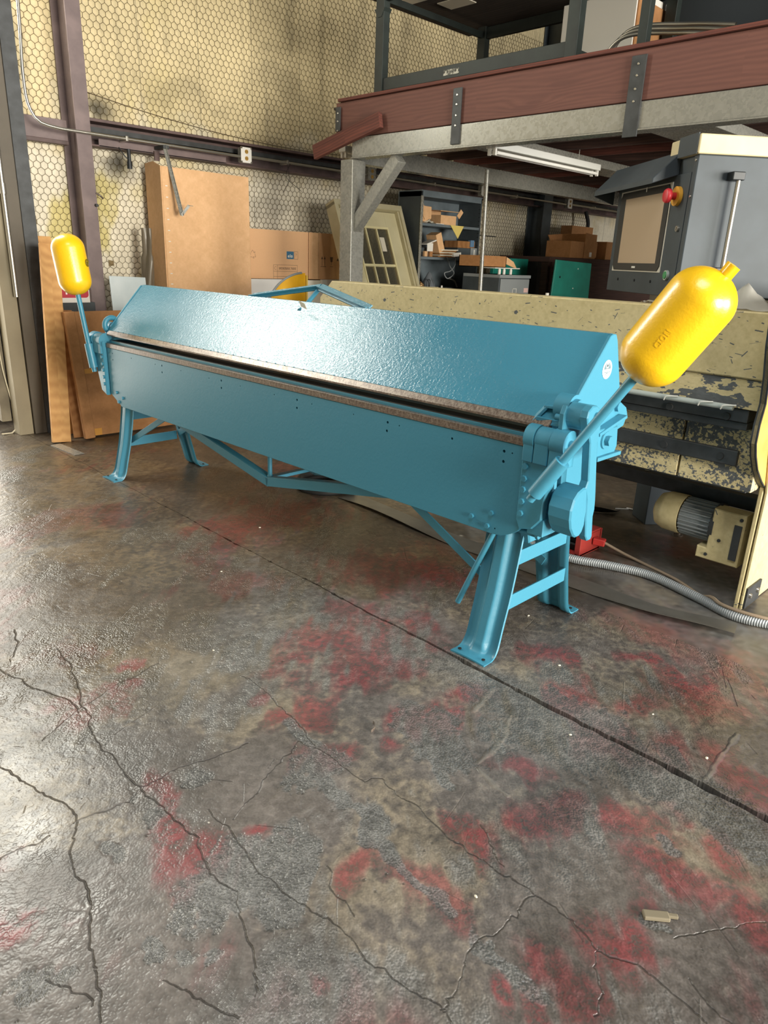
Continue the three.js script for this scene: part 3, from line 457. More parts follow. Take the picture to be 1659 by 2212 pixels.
one('wire_scrap', 'loose black wire hanging under the outlet on the girt', 'wire', [tube([[-6.57, 2.45, -4.99], [-6.565, 2.3, -5.01], [-6.565, 2.17, -4.93]], 0.0025, 14, 5), tube([[-6.57, 2.45, -5.03], [-6.565, 2.33, -4.97], [-6.565, 2.2, -5.17]], 0.0025, 14, 5)], M.blackRubber);

// doorway at the far left
{ const j = thing('door_2', 'weathered cream door post with black pipe and angle iron at the far left', 'doorway', [-6.6, 0, -2.15], { kind: 'structure' });
  part(j, 'post', bb(-6.62, 0, -2.30, -6.44, 6, -2.14, 0.006), mat(W1, 0.6, 0, { map: tone('#5f574a', '#514a3f', 1, nCoarse, 512, 0.8) }), 'dull dark steel post');
  part(j, 'casing_board', bb(-6.60, 0, -2.135, -6.46, 6, -2.02, 0.004), mat(W1, 0.65, 0, { map: tone('#978d74', '#857b65', 0.8, nCoarse, 512, 0.9) }), 'cream painted casing board');
  part(j, 'corner_angle', [bb(-6.44, 0, -2.33, -6.425, 6, -2.24), bb(-6.62, 0, -2.345, -6.425, 6, -2.33)], M.darkSteel);
  part(j, 'drop_pipe', cyl([-6.42, 1.15, -2.12], [-6.42, 6, -2.12], 0.020, 0.020, 12), M.conduit);
  part(j, 'drop_coupling', cyl([-6.42, 1.92, -2.12], [-6.42, 2.0, -2.12], 0.026, 0.026, 12), M.conduit);
  part(j, 'stop_board', bb(-6.70, 0.1, -2.02, -6.62, 3.1, -1.94, 0.004), mat(W1, 0.7, 0, { map: tone('#857b66', '#6a614f', 1, nCoarse) }));
  part(j, 'cord', tube([[-6.6, 1.75, -1.985], [-6.59, 1.2, -1.975], [-6.6, 0.6, -1.99], [-6.58, 0.02, -2.02], [-6.55, 0.012, -1.9]], 0.006, 40, 6), mat('#cfc6ac', 0.7)); }
// ------------------------------------------------------------------ mezzanine
{ const b = thing('timber_beam', 'long red-stained timber beam along the front of the mezzanine', 'beam', [-1.8, 2.49, -4.45]);
  part(b, 'beam', bb(-5.14, 2.495, -4.50, 1.6, 2.765, -4.42, 0.006), M.redTimber);
  part(b, 'deck_edge', bb(-5.10, 2.768, -4.52, 1.6, 2.79, -4.40, 0.002), M.joist, 'thin plywood edge on top'); }
{ const c = thing('steel_channel', 'galvanised box channel under the red timber beam', 'channel', [-1.8, 2.34, -4.45]);
  part(c, 'channel', bb(-4.93, 2.342, -4.52, 1.6, 2.49, -4.415, 0.006), M.galv); part(c, 'bottom_lip', bb(-4.93, 2.334, -4.525, 1.6, 2.342, -4.405), M.galv); }
const straps = [[-3.80, 2.722, 2.36, 'dark bolted steel strap on the red beam nearest the post brace', 0.04], [-2.42, 2.73, 2.30, 'wide dark bolted steel strap on the red beam above the control cabinet', 0.047], [-5.10, 2.73, 2.55, 'dark steel end strap at the left end of the red beam', 0.03]];
for (const [x, y1, y0, label, w] of straps) { const s = thing('beam_strap', label, 'strap', [x, y0, -4.41], { group: 'straps on the red beam' });
  part(s, 'plate', bb(x - w, y0, -4.412, x + w, y1, -4.402, 0.002), M.darkSteel); for (let k = 0; k < 4; k++) part(s, 'screw', cyl([x, y1 - 0.045 - k * (k > 1 ? 0.065 : 0.06), -4.403], [x, y1 - 0.045 - k * (k > 1 ? 0.065 : 0.06), -4.397], 0.008, 0.006, 8), M.conduit); }
{ const c = one('timber_corbel', 'short weathered red plank fixed aslant below the left end of the red beam', 'plank', bar([-5.38, 2.405, -4.385], [-4.56, 2.585, -4.385], 0.115, 0.04, 0.004), M.joist); }
{ const p = thing('mezzanine_post', 'galvanised square post holding up the mezzanine, with a diagonal brace', 'post', [-4.99, 0, -4.49]);
  part(p, 'upright', bb(-5.07, 0.01, -4.57, -4.92, 2.333, -4.415, 0.008), M.galv); part(p, 'base_plate', bb(-5.15, 0, -4.65, -4.84, 0.012, -4.34), M.galv); part(p, 'brace', bar([-4.955, 1.80, -4.49], [-4.44, 2.32, -4.49], 0.10, 0.09, 0.006), M.galv); }
one('galvanised_beam', 'galvanised beam running back from the post along the netted wall', 'beam', [bb(-5.09, 2.315, -11.5, -4.98, 2.465, -4.57, 0.006)], M.galv);
one('galvanised_beam', 'galvanised beam beside the longer fluorescent tube', 'beam', [bb(-4.02, 2.40, -11.5, -3.72, 2.47, -4.53, 0.006)], M.galv);
one('galvanised_beam', 'pale galvanised beam above the control cabinet', 'beam', [bb(-2.55, 2.40, -11.5, -2.12, 2.47, -4.53, 0.006)], M.galv);
for (let k = 0, z = -4.95; z > -11.4; z -= 0.405, k++) one('floor_joist', `red-brown mezzanine joist, ${['first', 'second', 'third', 'fourth', 'fifth', 'sixth', 'seventh', 'eighth', 'ninth', 'tenth', 'eleventh', 'twelfth', 'thirteenth', 'fourteenth', 'fifteenth', 'sixteenth'][k]} back from the red beam`, 'joist', bb(-5.3, 2.475, z - 0.02, 1.6, 2.74, z + 0.02, 0.003), k % 3 ? M.joistDark : M.joist, { group: 'mezzanine joists' });
one('mezzanine_deck', 'dark plywood deck on top of the mezzanine joists', 'deck', bb(-5.3, 2.745, -11.5, 1.6, 2.765, -4.53), M.plyDark);
const tubeLamp = (label, x, y, z0, z1, tilt) => { const l = thing('fluorescent_fitting', label, 'light fitting', [x, y, (z0 + z1) / 2]);
  part(l, 'housing', bb(x - 0.045, y, z0, x + 0.045, y + 0.05, z1, 0.006), M.whiteMetal); for (const z of [z0 + 0.3, z1 - 0.3]) part(l, 'hanger', cyl([x, y + 0.05, z], [x, 2.745, z], 0.004, 0.004, 6), M.conduit); for (const s of [-0.025, 0.025]) { part(l, 'tube', cyl([x + s, y - 0.024, z0 + 0.04], [x + s, y - 0.024, z1 - 0.04], 0.0125, 0.0125, 12), mat('#f1f0ea', 0.3)); for (const z of [z0 + 0.025, z1 - 0.025]) part(l, 'lamp_holder', bb(x + s - 0.012, y - 0.045, z - 0.01, x + s + 0.012, y + 0.002, z + 0.01, 0.003), M.white); } };
tubeLamp('long white fluorescent fitting hanging under the mezzanine joists', -3.62, 2.345, -6.10, -4.60);
tubeLamp('small fluorescent fitting half hidden behind the galvanised post', -5.22, 2.42, -5.34, -4.56);
// storage rack standing on the mezzanine
{ const r = thing('pallet_rack', 'dark green steel storage rack standing on the mezzanine', 'rack', [-3.9, 2.79, -5.3]);
  for (const [x, z] of [[-4.82, -4.62], [-3.02, -4.62], [-4.82, -5.9], [-3.02, -5.9]]) { const q = part(r, 'upright', bb(x - 0.045, 2.766, z - 0.035, x + 0.045, 5.6, z + 0.035, 0.005), M.rackPaint); }
  for (const z of [-4.62, -5.9]) { part(r, 'rail', [bb(-4.775, 2.845, z - 0.02, -3.065, 2.935, z + 0.02, 0.004)], M.rackPaint); part(r, 'rail', [bb(-4.775, 3.47, z - 0.02, -3.065, 3.56, z + 0.02, 0.004)], M.rackPaint); }
  for (const x of [-4.82, -3.02]) { part(r, 'cross_tie', bar([x, 2.87, -4.65], [x, 2.87, -5.87], 0.05, 0.03, 0.003), M.rackPaint); part(r, 'cross_tie', bar([x, 3.5, -4.65], [x, 3.5, -5.87], 0.05, 0.03, 0.003), M.rackPaint); }
  part(r, 'bracket', plateZ([[-4.88, 3.42], [-4.76, 3.42], [-4.80, 3.36], [-4.84, 3.36]], -4.66, -4.58), M.rackPaint);
  part(r, 'label_sticker', bb(-4.12, 2.868, -4.599, -3.97, 2.905, -4.597), mat(W1, 0.7, 0, { map: tone('#cfcdc0', '#4b4c46', 9, nMid, 512, 2.2) }), 'torn white sticker on the front rail'); }
one('rack_deck', 'dark plywood sheet on the rack above the mezzanine', 'deck', bb(-5.1, 3.565, -6.02, -1.2, 3.59, -4.55), M.plyDark);
{ const r = thing('pallet_rack', 'dim steel rack on the mezzanine at the upper right edge', 'rack', [-2.2, 2.79, -5.3]);
  for (const [x, z] of [[-2.55, -4.66], [-1.35, -4.66]]) part(r, 'upright', bb(x - 0.03, 2.766, z - 0.03, x + 0.03, 3.56, z + 0.03, 0.004), M.rackPaint);
  part(r, 'rail', bb(-2.52, 3.2, -4.7, -1.38, 3.26, -4.66, 0.004), M.rackPaint); }
one('leaning_board', 'dark board lying under the rack on the mezzanine', 'board', bar([-5.0, 2.95, -5.7], [-3.2, 2.87, -5.35], 0.02, 0.45, 0.003), M.plyDark);
one('paper_scrap', 'pale paper scrap stuck under the rack deck, nearer the wall', 'paper', bb(-4.95, 3.558, -5.02, -4.66, 3.564, -4.86), M.paper);
one('paper_scrap', 'pale paper scrap stuck under the rack deck, nearer the middle', 'paper', bb(-4.72, 3.558, -5.32, -4.45, 3.564, -5.14), M.paper);
{ const b = thing('storage_carton', 'tall white carton standing on the mezzanine behind the rack', 'box', [-3.4, 2.766, -5.6]); part(b, 'body', bb(-3.72, 2.766, -5.95, -3.10, 3.45, -5.5, 0.006), M.white); part(b, 'side_flap', bb(-3.10, 2.766, -5.94, -3.09, 3.40, -5.51), M.cardOld); }
{ const c = thing('stacked_chair_frame', 'bent chrome tube chair frame lying on the mezzanine', 'chair frame', [-2.9, 2.766, -5.0]);
  for (const [dy, dz] of [[0, 0], [0.035, 0.05], [0.07, 0.1]]) part(c, 'tube', tube([[-3.05, 2.80 + dy, -5.0 - dz], [-2.98, 2.95 + dy, -5.0 - dz], [-2.88, 3.01 + dy, -5.0 - dz], [-2.5, 2.98 + dy, -5.02 - dz], [-2.2, 2.93 + dy, -5.03 - dz]], 0.013, 40, 8), M.conduit);
  part(c, 'seat_board', bb(-2.75, 2.86, -5.2, -2.35, 2.90, -4.85, 0.008), M.plankOld); }
one('added_dark_sheet', 'dark sheet added to darken the back of the mezzanine at the upper right', 'tarpaulin', fin(surf((u, v) => [-3.6 + u * 6.0, 2.77 + v * 2.6, -6.75 + 0.05 * Math.sin(u * 26) * (1 - v * 0.6)], 60, 6)), mat('#2b3136', 0.9));  // added sheet; its dark colour stands for the gloom behind the rack
one('far_board', 'dark sheet leaning at the back of the mezzanine', 'board', bb(-5.1, 2.766, -6.5, -3.8, 3.3, -6.45, 0.003), M.plyDark);
// cupboards added out of view under the mezzanine, to shade the far end of the wall
for (const [k, z] of [[0, -5.95], [1, -7.05], [2, -8.15]]) { const c = thing('shade_cupboard', ['unseen cupboard added to shade the bench, nearest the red beam', 'unseen cupboard added to shade the bench, between two others', 'unseen cupboard added to shade the bench, farthest from the red beam'][k], 'cupboard', [0.2, 0, z - 0.54], { group: 'added shade cupboards' });
  part(c, 'body', bb(-0.1, 0, z - 1.08, 0.5, 2.38, z, 0.006), M.cabGrey); for (const s of [0, 1]) { const d = part(c, 'door', bb(0.5, 0.06, z - 0.53 - s * 0.54, 0.52, 2.34, z - 0.01 - s * 0.54, 0.004), M.cabGrey); part(d, 'handle', bb(0.52, 1.1, z - (s ? 0.62 : 0.46), 0.545, 1.24, z - (s ? 0.60 : 0.44), 0.004), M.conduit); } }
// ------------------------------------------------------------------ the sheet-metal folding machine (x along its length, z towards the front)
const FM = thing('folding_machine', 'long teal sheet-metal folding brake with two yellow counterweights', 'machine', [-3.2, 0, -2.2], { local: true, turn: 0.018 });
{
  const P = (n, g, m = M.teal, l) => part(FM, n, g, m, l);
  // legs: pressed channel with a rounded back, flattening into a foot that turns outwards
  const legPath = [[0.010, 0.128], [0.008, 0.085], [0.014, 0.055], [0.036, 0.034], [0.07, 0.022], [0.12, 0.010], [0.25, -0.022], [0.41, -0.050], [0.56, -0.072], [0.60, -0.08]];
  const lp = new THREE.CatmullRomCurve3(legPath.map(([y, z]) => new THREE.Vector3(0, y, z)), false, 'centripetal');
  const leg = (xc, s) => shell((u, v) => {                               // u across the width, v from toe to top
    const c = lp.getPoint(v), t = lp.getTangent(v), w = mix(0.176, 0.166, sst(0, 0.5, v)) * (v > 0.6 ? mix(1, 1.10, (v - 0.6) / 0.4) : 1), a = u * 2 - 1, k = sst(0.10, 0.34, v);
    const prof = sst(0.52, 0.22, Math.abs(a)) + 0.25 * sst(0.86, 1.0, Math.abs(a)), d = prof * 0.026 * k - (1 - k) * 0.004 * Math.abs(a) ** 2;
    const ny = -t.z, nz = t.y;                                            // outward normal in the yz plane
    const z = c.z + nz * d, y = Math.max(0.0005, c.y + ny * d + (k < 0.5 ? 0 : 0));
    return [xc + a * w / 2 * (s > 0 ? 1 : -1), y, s > 0 ? z : -0.5 - z];
  }, 34, 26, 0.007);
  for (const [xc, s] of [[1.63, 1], [-1.605, 1], [1.625, -1], [-1.59, -1]]) {
    const L = P('leg', leg(xc, s));
    for (const t of [-1, 1]) part(L, 'bolt_hole', cyl([xc + t * 0.062, 0.0105, s > 0 ? 0.098 : -0.598], [xc + t * 0.062, 0.0125, s > 0 ? 0.098 : -0.598], 0.008, 0.008, 10), M.hole);
  }
  for (const [y, h] of [[0.423, 0.064], [0.232, 0.064]]) for (const x of [1.70, -1.67]) P('cross_bar', bar([x, y, -0.06 + (0.43 - y) * 0.14], [x, y, -0.44 - (0.43 - y) * 0.14], h, 0.008, 0.002));
  for (const s of [-1, 1]) P('leg_brace', bar([s * 1.60 + 0.02, 0.265, -0.055], [s * 1.06 + 0.02, 0.535, -0.055], 0.040, 0.008, 0.002));
  P('leg_brace', bar([1.60, 0.265, -0.45], [1.06, 0.535, -0.45], 0.045, 0.008, 0.002)); P('leg_brace', bar([-1.60, 0.265, -0.45], [-1.06, 0.535, -0.45], 0.045, 0.008, 0.002));
  P('release_rod', cyl([1.605, 0.535, -0.028], [1.448, 0.145, -0.022], 0.0125, 0.0125, 12)); 
  // bed with its end castings and the tension truss below
  P('bed', bb(-1.70, 0.565, -0.46, 1.70, 0.952, -0.028, 0.006)); P('bed_edge', bb(-1.70, 0.940, -0.10, 1.70, 0.955, -0.03, 0.002), M.darkSteel, 'edge of the bed, coloured dark for the shaded gap');  // bed edge coloured dark to stand for shade under the nose bar
  for (const s of [-1, 1]) P('end_casting', plateX([[-0.07, 0.50], [-0.03, 0.62], [-0.03, 0.94], [-0.06, 0.97], [-0.42, 0.97], [-0.47, 0.90], [-0.47, 0.62], [-0.42, 0.50]], s > 0 ? 1.70 : -1.745, s > 0 ? 1.745 : -1.70, 0.006));
  for (const z of [-0.075, -0.43]) { P('truss_bar', [bar([-1.20, 0.556, z], [0.01, 0.334, z], 0.052, 0.010, 0.002), bar([-0.01, 0.334, z], [1.20, 0.556, z], 0.052, 0.010, 0.002)]); P('truss_flange', [bar([-1.20, 0.582, z - 0.02], [0.0, 0.361, z - 0.02], 0.006, 0.04), bar([0.0, 0.361, z - 0.02], [1.20, 0.582, z - 0.02], 0.006, 0.04)]);
    P('truss_post', [cyl([0, 0.35, z - 0.02], [0, 0.57, z - 0.02], 0.013, 0.013, 12), cyl([0, 0.355, z - 0.02], [0, 0.375, z - 0.02], 0.02, 0.014, 12)]); }
  P('truss_spreader', bb(-0.02, 0.345, -0.42, 0.02, 0.365, -0.09, 0.003));
  // bending apron with its bolt holes
  const H = [[-1.688, 0.872, 4], [-1.635, 0.873, 6], [-1.637, 0.830, 6], [-1.369, 0.872, 5], [-1.055, 0.871, 4], [-0.972, 0.873, 7], [-0.975, 0.831, 7], [-0.747, 0.871, 4], [-0.439, 0.868, 4], [-0.314, 0.871, 7], [-0.316, 0.829, 7], [-0.129, 0.867, 4], [0.175, 0.866, 4], [0.362, 0.868, 7], [0.361, 0.827, 7], [0.477, 0.866, 4], [0.777, 0.866, 4], [0.999, 0.868, 7], [0.996, 0.829, 7], [1.07, 0.866, 4], [1.369, 0.867, 6], [1.629, 0.868, 7], [1.667, 0.868, 4], [1.630, 0.827, 7], [1.62, 0.545, 4], [-1.625, 0.545, 4]];
  const notch = []; for (let k = 0; k <= 6; k++) { const a = k / 6; notch.push([1.735 - 0.088 * a * a - 0.0 * a, 0.585 - 0.063 * Math.sqrt(a) * (0.4 + 0.6 * a)]); }
  const ap = P('bending_apron', plateZ([[-1.715, 0.905], [1.715, 0.905], [1.735, 0.90], [1.737, 0.62], ...notch, [1.60, 0.518], [-1.565, 0.516], [-1.712, 0.587]], -0.018, 0, 0.002, H.map((h) => hole(h[0], h[1], h[2] * 0.001 + 0.001))), M.teal);
  part(ap, 'hole_backing', H.map((h) => cyl([h[0], h[1], -0.0185], [h[0], h[1], -0.0165], 0.010, 0.010, 8)), M.hole).userData.kind = 'stuff';
  for (const [x, y] of [[-1.621, 0.607], [-1.537, 0.581], [-1.598, 0.545], [1.502, 0.567], [1.599, 0.606], [1.584, 0.547]]) part(ap, 'bolt', hexHead([x, y, -0.001], [0, 0, 1], 0.011, 0.011), M.teal);
  P('apron_edge_bar', bb(-1.715, 0.906, -0.026, 1.715, 0.936, 0.003, 0.002), M.rawSteel, 'bare worn steel edge bar on top of the apron');
  // upper beam: sloping front plate, back plate, nose bar
  const prof = [[-0.030, 0.998], [-0.325, 1.317], [-0.350, 1.317], [-0.365, 1.300], [-0.47, 1.06], [-0.44, 1.02], [-0.10, 0.985], [-0.045, 0.985]];
  P('upper_beam', plateX(prof, -1.765, 1.835, 0.004), M.tealPlate);
  P('nose_bar', plateX([[-0.016, 0.986], [-0.016, 0.994], [-0.036, 1.016], [-0.055, 1.016], [-0.075, 0.986]], -1.735, 1.80, 0.0015), M.rawSteel, 'bare steel nose bar under the sloping plate');
  P('weld_beads', Array.from({ length: 46 }, (_, k) => bb(-1.70 + k * 0.0762 - 0.004, 1.012 + rnd() * 0.003, -0.048, -1.70 + k * 0.0762 + 0.004, 1.020, -0.042, 0.002)), M.tealPlate).userData.kind = 'stuff';
  const eR = P('end_plate', plateX([[-0.10, 1.088], [-0.305, 1.312], [-0.322, 1.318], [-0.345, 1.316], [-0.362, 1.29], [-0.44, 1.091], [-0.463, 1.045], [-0.519, 1.017], [-0.538, 0.985], [-0.515, 0.940], [-0.459, 0.928], [-0.320, 0.940], [-0.13, 0.99]], 1.836, 1.852, 0.003), M.teal);
  P('end_plate', plateX([[-0.05, 1.0], [-0.07, 1.05], [-0.12, 1.10], [-0.315, 1.312], [-0.345, 1.314], [-0.362, 1.29], [-0.46, 1.06], [-0.44, 0.96], [-0.12, 0.97]], -1.782, -1.766, 0.003), M.teal);
  { // round maker's badge: white ring, dark centre with a pale band
    const c = document.createElement('canvas'); c.width = c.height = 128; const x = c.getContext('2d'); x.fillStyle = '#e8ecec'; x.fillRect(0, 0, 128, 128); x.fillStyle = '#e8ecec'; x.beginPath(); x.arc(64, 64, 58, 0, 7); x.fill(); x.fillStyle = '#e8ecec'; x.beginPath(); x.arc(64, 64, 52, 0, 7); x.fill(); x.fillStyle = '#5f7880'; x.beginPath(); x.arc(64, 64, 46, 0, 7); x.fill();
    x.fillStyle = '#e8ecec'; x.beginPath(); x.arc(64, 40, 18, 0, 7); x.fill(); x.fillStyle = '#33454d'; x.beginPath(); x.arc(64, 40, 12, 0, 7); x.fill(); x.fillStyle = '#e8ecec'; x.fillRect(16, 62, 96, 16); x.fillRect(58, 46, 12, 40); x.fillStyle = '#33454d'; x.fillRect(60, 52, 8, 14); x.strokeStyle = '#e8ecec'; x.lineWidth = 5; for (const r of [30, 40]) { x.beginPath(); x.arc(64, 66, r, 0.5, 2.64); x.stroke(); }
    const t = new THREE.CanvasTexture(c); t.colorSpace = THREE.SRGBColorSpace; const g = new THREE.CircleGeometry(0.036, 28); g.rotateY(Math.PI / 2); g.translate(1.8532, 1.187, -0.305); part(eR, 'badge', fin(g, true), mat(W1, 0.5, 0, { map: t }), 'round black and white badge'); }
  // strap truss on top of the beam, with its strut
  for (const s of [-1, 1]) P('top_strap', [bar([s * 0.50, 1.314, -0.352], [0, 1.392, -0.455], 0.008, 0.052, 0.002, [0, 0.8, 0.6]), bar([s * 0.50, 1.310, -0.338], [0, 1.388, -0.436], 0.028, 0.006, 0, [0, 0.8, 0.6])], M.tealPlate);
  P('top_strut', [cyl([0.03, 1.272, -0.30], [0.0, 1.385, -0.455], 0.012, 0.012, 12), cyl([0.03, 1.265, -0.29], [0.025, 1.285, -0.32], 0.018, 0.014, 12)], M.teal);
  // right end: hinge, bracket, rear block, clamp gear
  for (const s of [1, -1]) {
    const X = (a, b) => s > 0 ? [a, b] : [-b, -a], pt = (p) => [s * p[0], p[1], p[2]];
    const bx = P('hinge_bracket', plateZ((s > 0 ? [[1.728, 0.945], [1.728, 0.62], [1.745, 0.585], [1.80, 0.60], [1.838, 0.645], [1.842, 0.72], [1.86, 0.80], [1.872, 0.945]] : [[-1.728, 0.945], [-1.872, 0.945], [-1.86, 0.80], [-1.83, 0.70], [-1.80, 0.60], [-1.73, 0.575], [-1.728, 0.62]]), -0.012, 0.024, 0.005));
    for (const y of [0.839, 0.791, 0.748, 0.700, 0.652]) part(bx, 'bolt', hexHead(pt([1.748, y, 0.022]), [0, 0, 1], 0.0125, 0.012), M.teal);
    for (const [a, b, r] of [[1.735, 1.778, 0.050], [1.782, 1.842, 0.046], [1.846, 1.905, 0.051]]) { const [x0, x1] = X(a, b); P('hinge_knuckle', [cyl([x0, 0.948, -0.006], [x1, 0.948, -0.006], r, r, 30), bb(x0, 0.86, -0.045, x1, 0.948, 0.038, 0.004)]); }
    const [h0, h1] = X(1.74, 1.918); P('hinge_pin', cyl([h0, 0.948, -0.006], [h1, 0.948, -0.006], 0.016, 0.016, 16));
  }
  P('rear_block', plateX([[-0.235, 0.965], [-0.40, 0.962], [-0.415, 0.88], [-0.40, 0.852], [-0.255, 0.850]], 1.853, 1.885, 0.004)); P('rear_ledge', bb(1.852, 0.842, -0.43, 1.90, 0.858, -0.24, 0.003)); P('rear_cap', bar([1.868, 0.945, -0.25], [1.868, 0.992, -0.46], 0.014, 0.045, 0.003));
  { const b = P('adjusting_bolt', [hexHead([1.89, 0.918, -0.305], [1, 0, 0], 0.021, 0.02), cyl([1.885, 0.918, -0.305], [1.892, 0.918, -0.305], 0.036, 0.034, 20)]); P('locking_bolt', hexHead([1.852, 1.03, -0.43], [1, 0, 0], 0.02, 0.014)); }
  P('eccentric_boss', [cyl([1.80, 1.062, -0.085], [1.862, 1.062, -0.085], 0.052, 0.052, 30), cyl([1.862, 1.058, -0.082], [1.882, 1.058, -0.082], 0.042, 0.040, 30)]); P('pivot_barrel', cyl([1.87, 1.045, -0.055], [1.945, 1.045, -0.055], 0.048, 0.048, 30));
  P('clamp_lever', plateX([[-0.005, 1.078], [-0.030, 1.094], [-0.060, 1.093], [-0.088, 1.076], [-0.102, 1.049], [-0.104, 1.006], [-0.098, 0.955], [-0.113, 0.875], [-0.137, 0.763], [-0.144, 0.725], [-0.148, 0.687], [-0.143, 0.661], [-0.158, 0.575], [-0.148, 0.562], [-0.125, 0.563], [-0.107, 0.585], [-0.091, 0.654], [-0.080, 0.735], [-0.057, 0.787], [-0.069, 0.812], [-0.045, 0.957], [-0.010, 1.027], [0.001, 1.055]], 1.928, 1.962, 0.004));
  P('lever_paddle', plateX([[-0.068, 0.790], [-0.045, 0.791], [-0.011, 0.781], [0.015, 0.758], [0.030, 0.718], [0.028, 0.68], [0.016, 0.645], [-0.010, 0.612], [-0.030, 0.600], [-0.052, 0.599], [-0.072, 0.612], [-0.085, 0.64], [-0.084, 0.70]], 1.865, 1.962, 0.006));
  P('pivot_pin', cyl([1.95, 1.052, -0.06], [1.972, 1.052, -0.06], 0.018, 0.018, 14));
  P('clamp_link', [plateX([[-0.010, 1.085], [0.006, 1.055], [0.004, 1.0], [-0.02, 0.945], [-0.03, 0.86], [-0.04, 0.70], [-0.075, 0.70], [-0.065, 0.86], [-0.055, 0.95], [-0.035, 1.0], [-0.04, 1.06]], 1.852, 1.872, 0.003), cyl([1.825, 1.035, -0.02], [1.90, 1.035, -0.02], 0.012, 0.012, 12)]);
  P('connecting_rod', [cyl([1.80, 0.62, -0.10], [1.80, 0.84, -0.07], 0.014, 0.014, 12), cyl([1.80, 0.70, -0.09], [1.80, 0.735, -0.086], 0.022, 0.022, 6)]); P('rod_yoke', plateX([[-0.13, 0.88], [-0.06, 0.86], [-0.07, 0.79], [-0.12, 0.80]], 1.78, 1.82, 0.004));
  P('stop_block', [bb(1.775, 0.575, -0.075, 1.845, 0.645, 0.012, 0.004), cyl([1.745, 0.70, -0.10], [1.875, 0.70, -0.10], 0.024, 0.024, 16)]); P('lower_stud', [cyl([1.70, 0.555, -0.04], [1.79, 0.555, -0.04], 0.009, 0.009, 8), hexHead([1.79, 0.555, -0.04], [1, 0, 0], 0.014, 0.012)]);
  P('gauge_bracket', [bar([1.715, 0.995, -0.035], [1.752, 1.056, -0.07], 0.012, 0.03, 0.002), bar([1.748, 1.056, -0.07], [1.835, 1.060, -0.07], 0.010, 0.03, 0.002), bar([1.735, 1.014, -0.04], [1.835, 1.008, -0.06], 0.014, 0.03, 0.002)], M.teal);
  // left end clamp ring
  { const t = new THREE.TorusGeometry(0.050, 0.018, 10, 28); t.rotateY(Math.PI / 2); t.translate(-1.80, 1.045, -0.09); P('clamp_ring', fin(t)); } P('clamp_plate', plateX([[-0.05, 1.04], [-0.03, 0.95], [-0.09, 0.93], [-0.13, 1.03]], -1.81, -1.79, 0.003)); P('pivot_barrel', cyl([-1.90, 1.03, -0.10], [-1.80, 1.03, -0.10], 0.034, 0.034, 20));
  // counterweights on their rods
  const weight = (foot, top, socket, plug) => {
    const d = V(top).sub(V(foot)).normalize(), at = (t) => [foot[0] + d.x * t, foot[1] + d.y * t, foot[2] + d.z * t], L = dist(foot, top);
    const a = P('weight_arm', cyl(foot, at(L - 0.12), 0.0165, 0.0165, 18)); part(a, 'socket', [cyl(at(socket[0]), at(socket[1]), 0.029, 0.029, 20), bar(at(socket[0] + 0.01), at(socket[1] - 0.01), 0.012, 0.02, 0.003, [0, 0, 1])], M.teal);
    const hl = 0.198, r = 0.107, k = 0.095, pf = [[0, 0]]; for (let i = 0; i <= 12; i++) { const q = i / 12 * Math.PI / 2; pf.push([(r - 0.0) * Math.sin(q), k * (1 - Math.cos(q))]); } for (let i = 0; i <= 12; i++) { const q = Math.PI / 2 * (1 - i / 12); pf.push([r * Math.sin(q), 2 * hl - k * (1 - Math.cos(q))]); }
    const w = P('counterweight', lathe(pf, at(L - hl), at(L + hl), 44), M.yellow, 'rounded cast iron weight painted yellow');
    if (plug) part(w, 'filler_plug', [cyl([at(L + hl - 0.03)[0] + plug[0], at(L + hl - 0.03)[1] + plug[1], at(L + hl - 0.03)[2] + plug[2]], [at(L + hl + 0.012)[0] + plug[0], at(L + hl + 0.012)[1] + plug[1], at(L + hl + 0.012)[2] + plug[2]], 0.022, 0.022, 4)], M.yellow);
    return [w, at, L];
  };
  const [wr, ar, Lr] = weight([1.815, 0.735, 0.078], [2.218, 1.383, 0.0], [0.03, 0.195], [0.018, 0.012, 0]);
  { // raised casting letters on the side that faces the room
    const font = await new FontLoader().loadAsync('fonts/droid/droid_sans_bold.typeface.json'), c = ar(Lr - 0.03), ax = V(ar(1)).sub(V(ar(0))).normalize(), nn = new THREE.Vector3(0.35, 0.20, 0.92); nn.addScaledVector(ax, -nn.dot(ax)).normalize();
    const tg = new TextGeometry('CION', { font, size: 0.018, depth: 0.0024, curveSegments: 3 }); tg.computeBoundingBox(); tg.translate(-tg.boundingBox.max.x / 2, -0.009, 0); tg.applyMatrix4(new THREE.Matrix4().makeBasis(ax, nn.clone().cross(ax), nn).setPosition(c[0] + nn.x * 0.1055, c[1] + nn.y * 0.1055, c[2] + nn.z * 0.1055)); part(wr, 'cast_letters', fin(tg), M.yellow); }
  const [w2, al, Ll] = weight([-1.852, 0.725, 0.040], [-1.93, 1.437, 0.095], [0.03, 0.195], null);
  { const c = al(Ll - 0.01), n = new THREE.Vector3(0.72, 0.05, -0.69).normalize(); const pz = [c[0] + n.x * 0.108, c[1] + n.y * 0.108 + 0.02, c[2] + n.z * 0.108]; const tr = new THREE.TorusGeometry(0.021, 0.004, 8, 30, 5.2); tr.lookAt(n); tr.translate(...pz); part(w2, 'plug_recess', [fin(tr), cyl([pz[0] - n.x * 0.004, pz[1] - 0.004, pz[2] - n.z * 0.004], [pz[0] + n.x * 0.002, pz[1] - 0.004, pz[2] + n.z * 0.002], 0.012, 0.012, 16)], mat('#6b5f0a', 0.6), 'dark round plug hole'); }
}
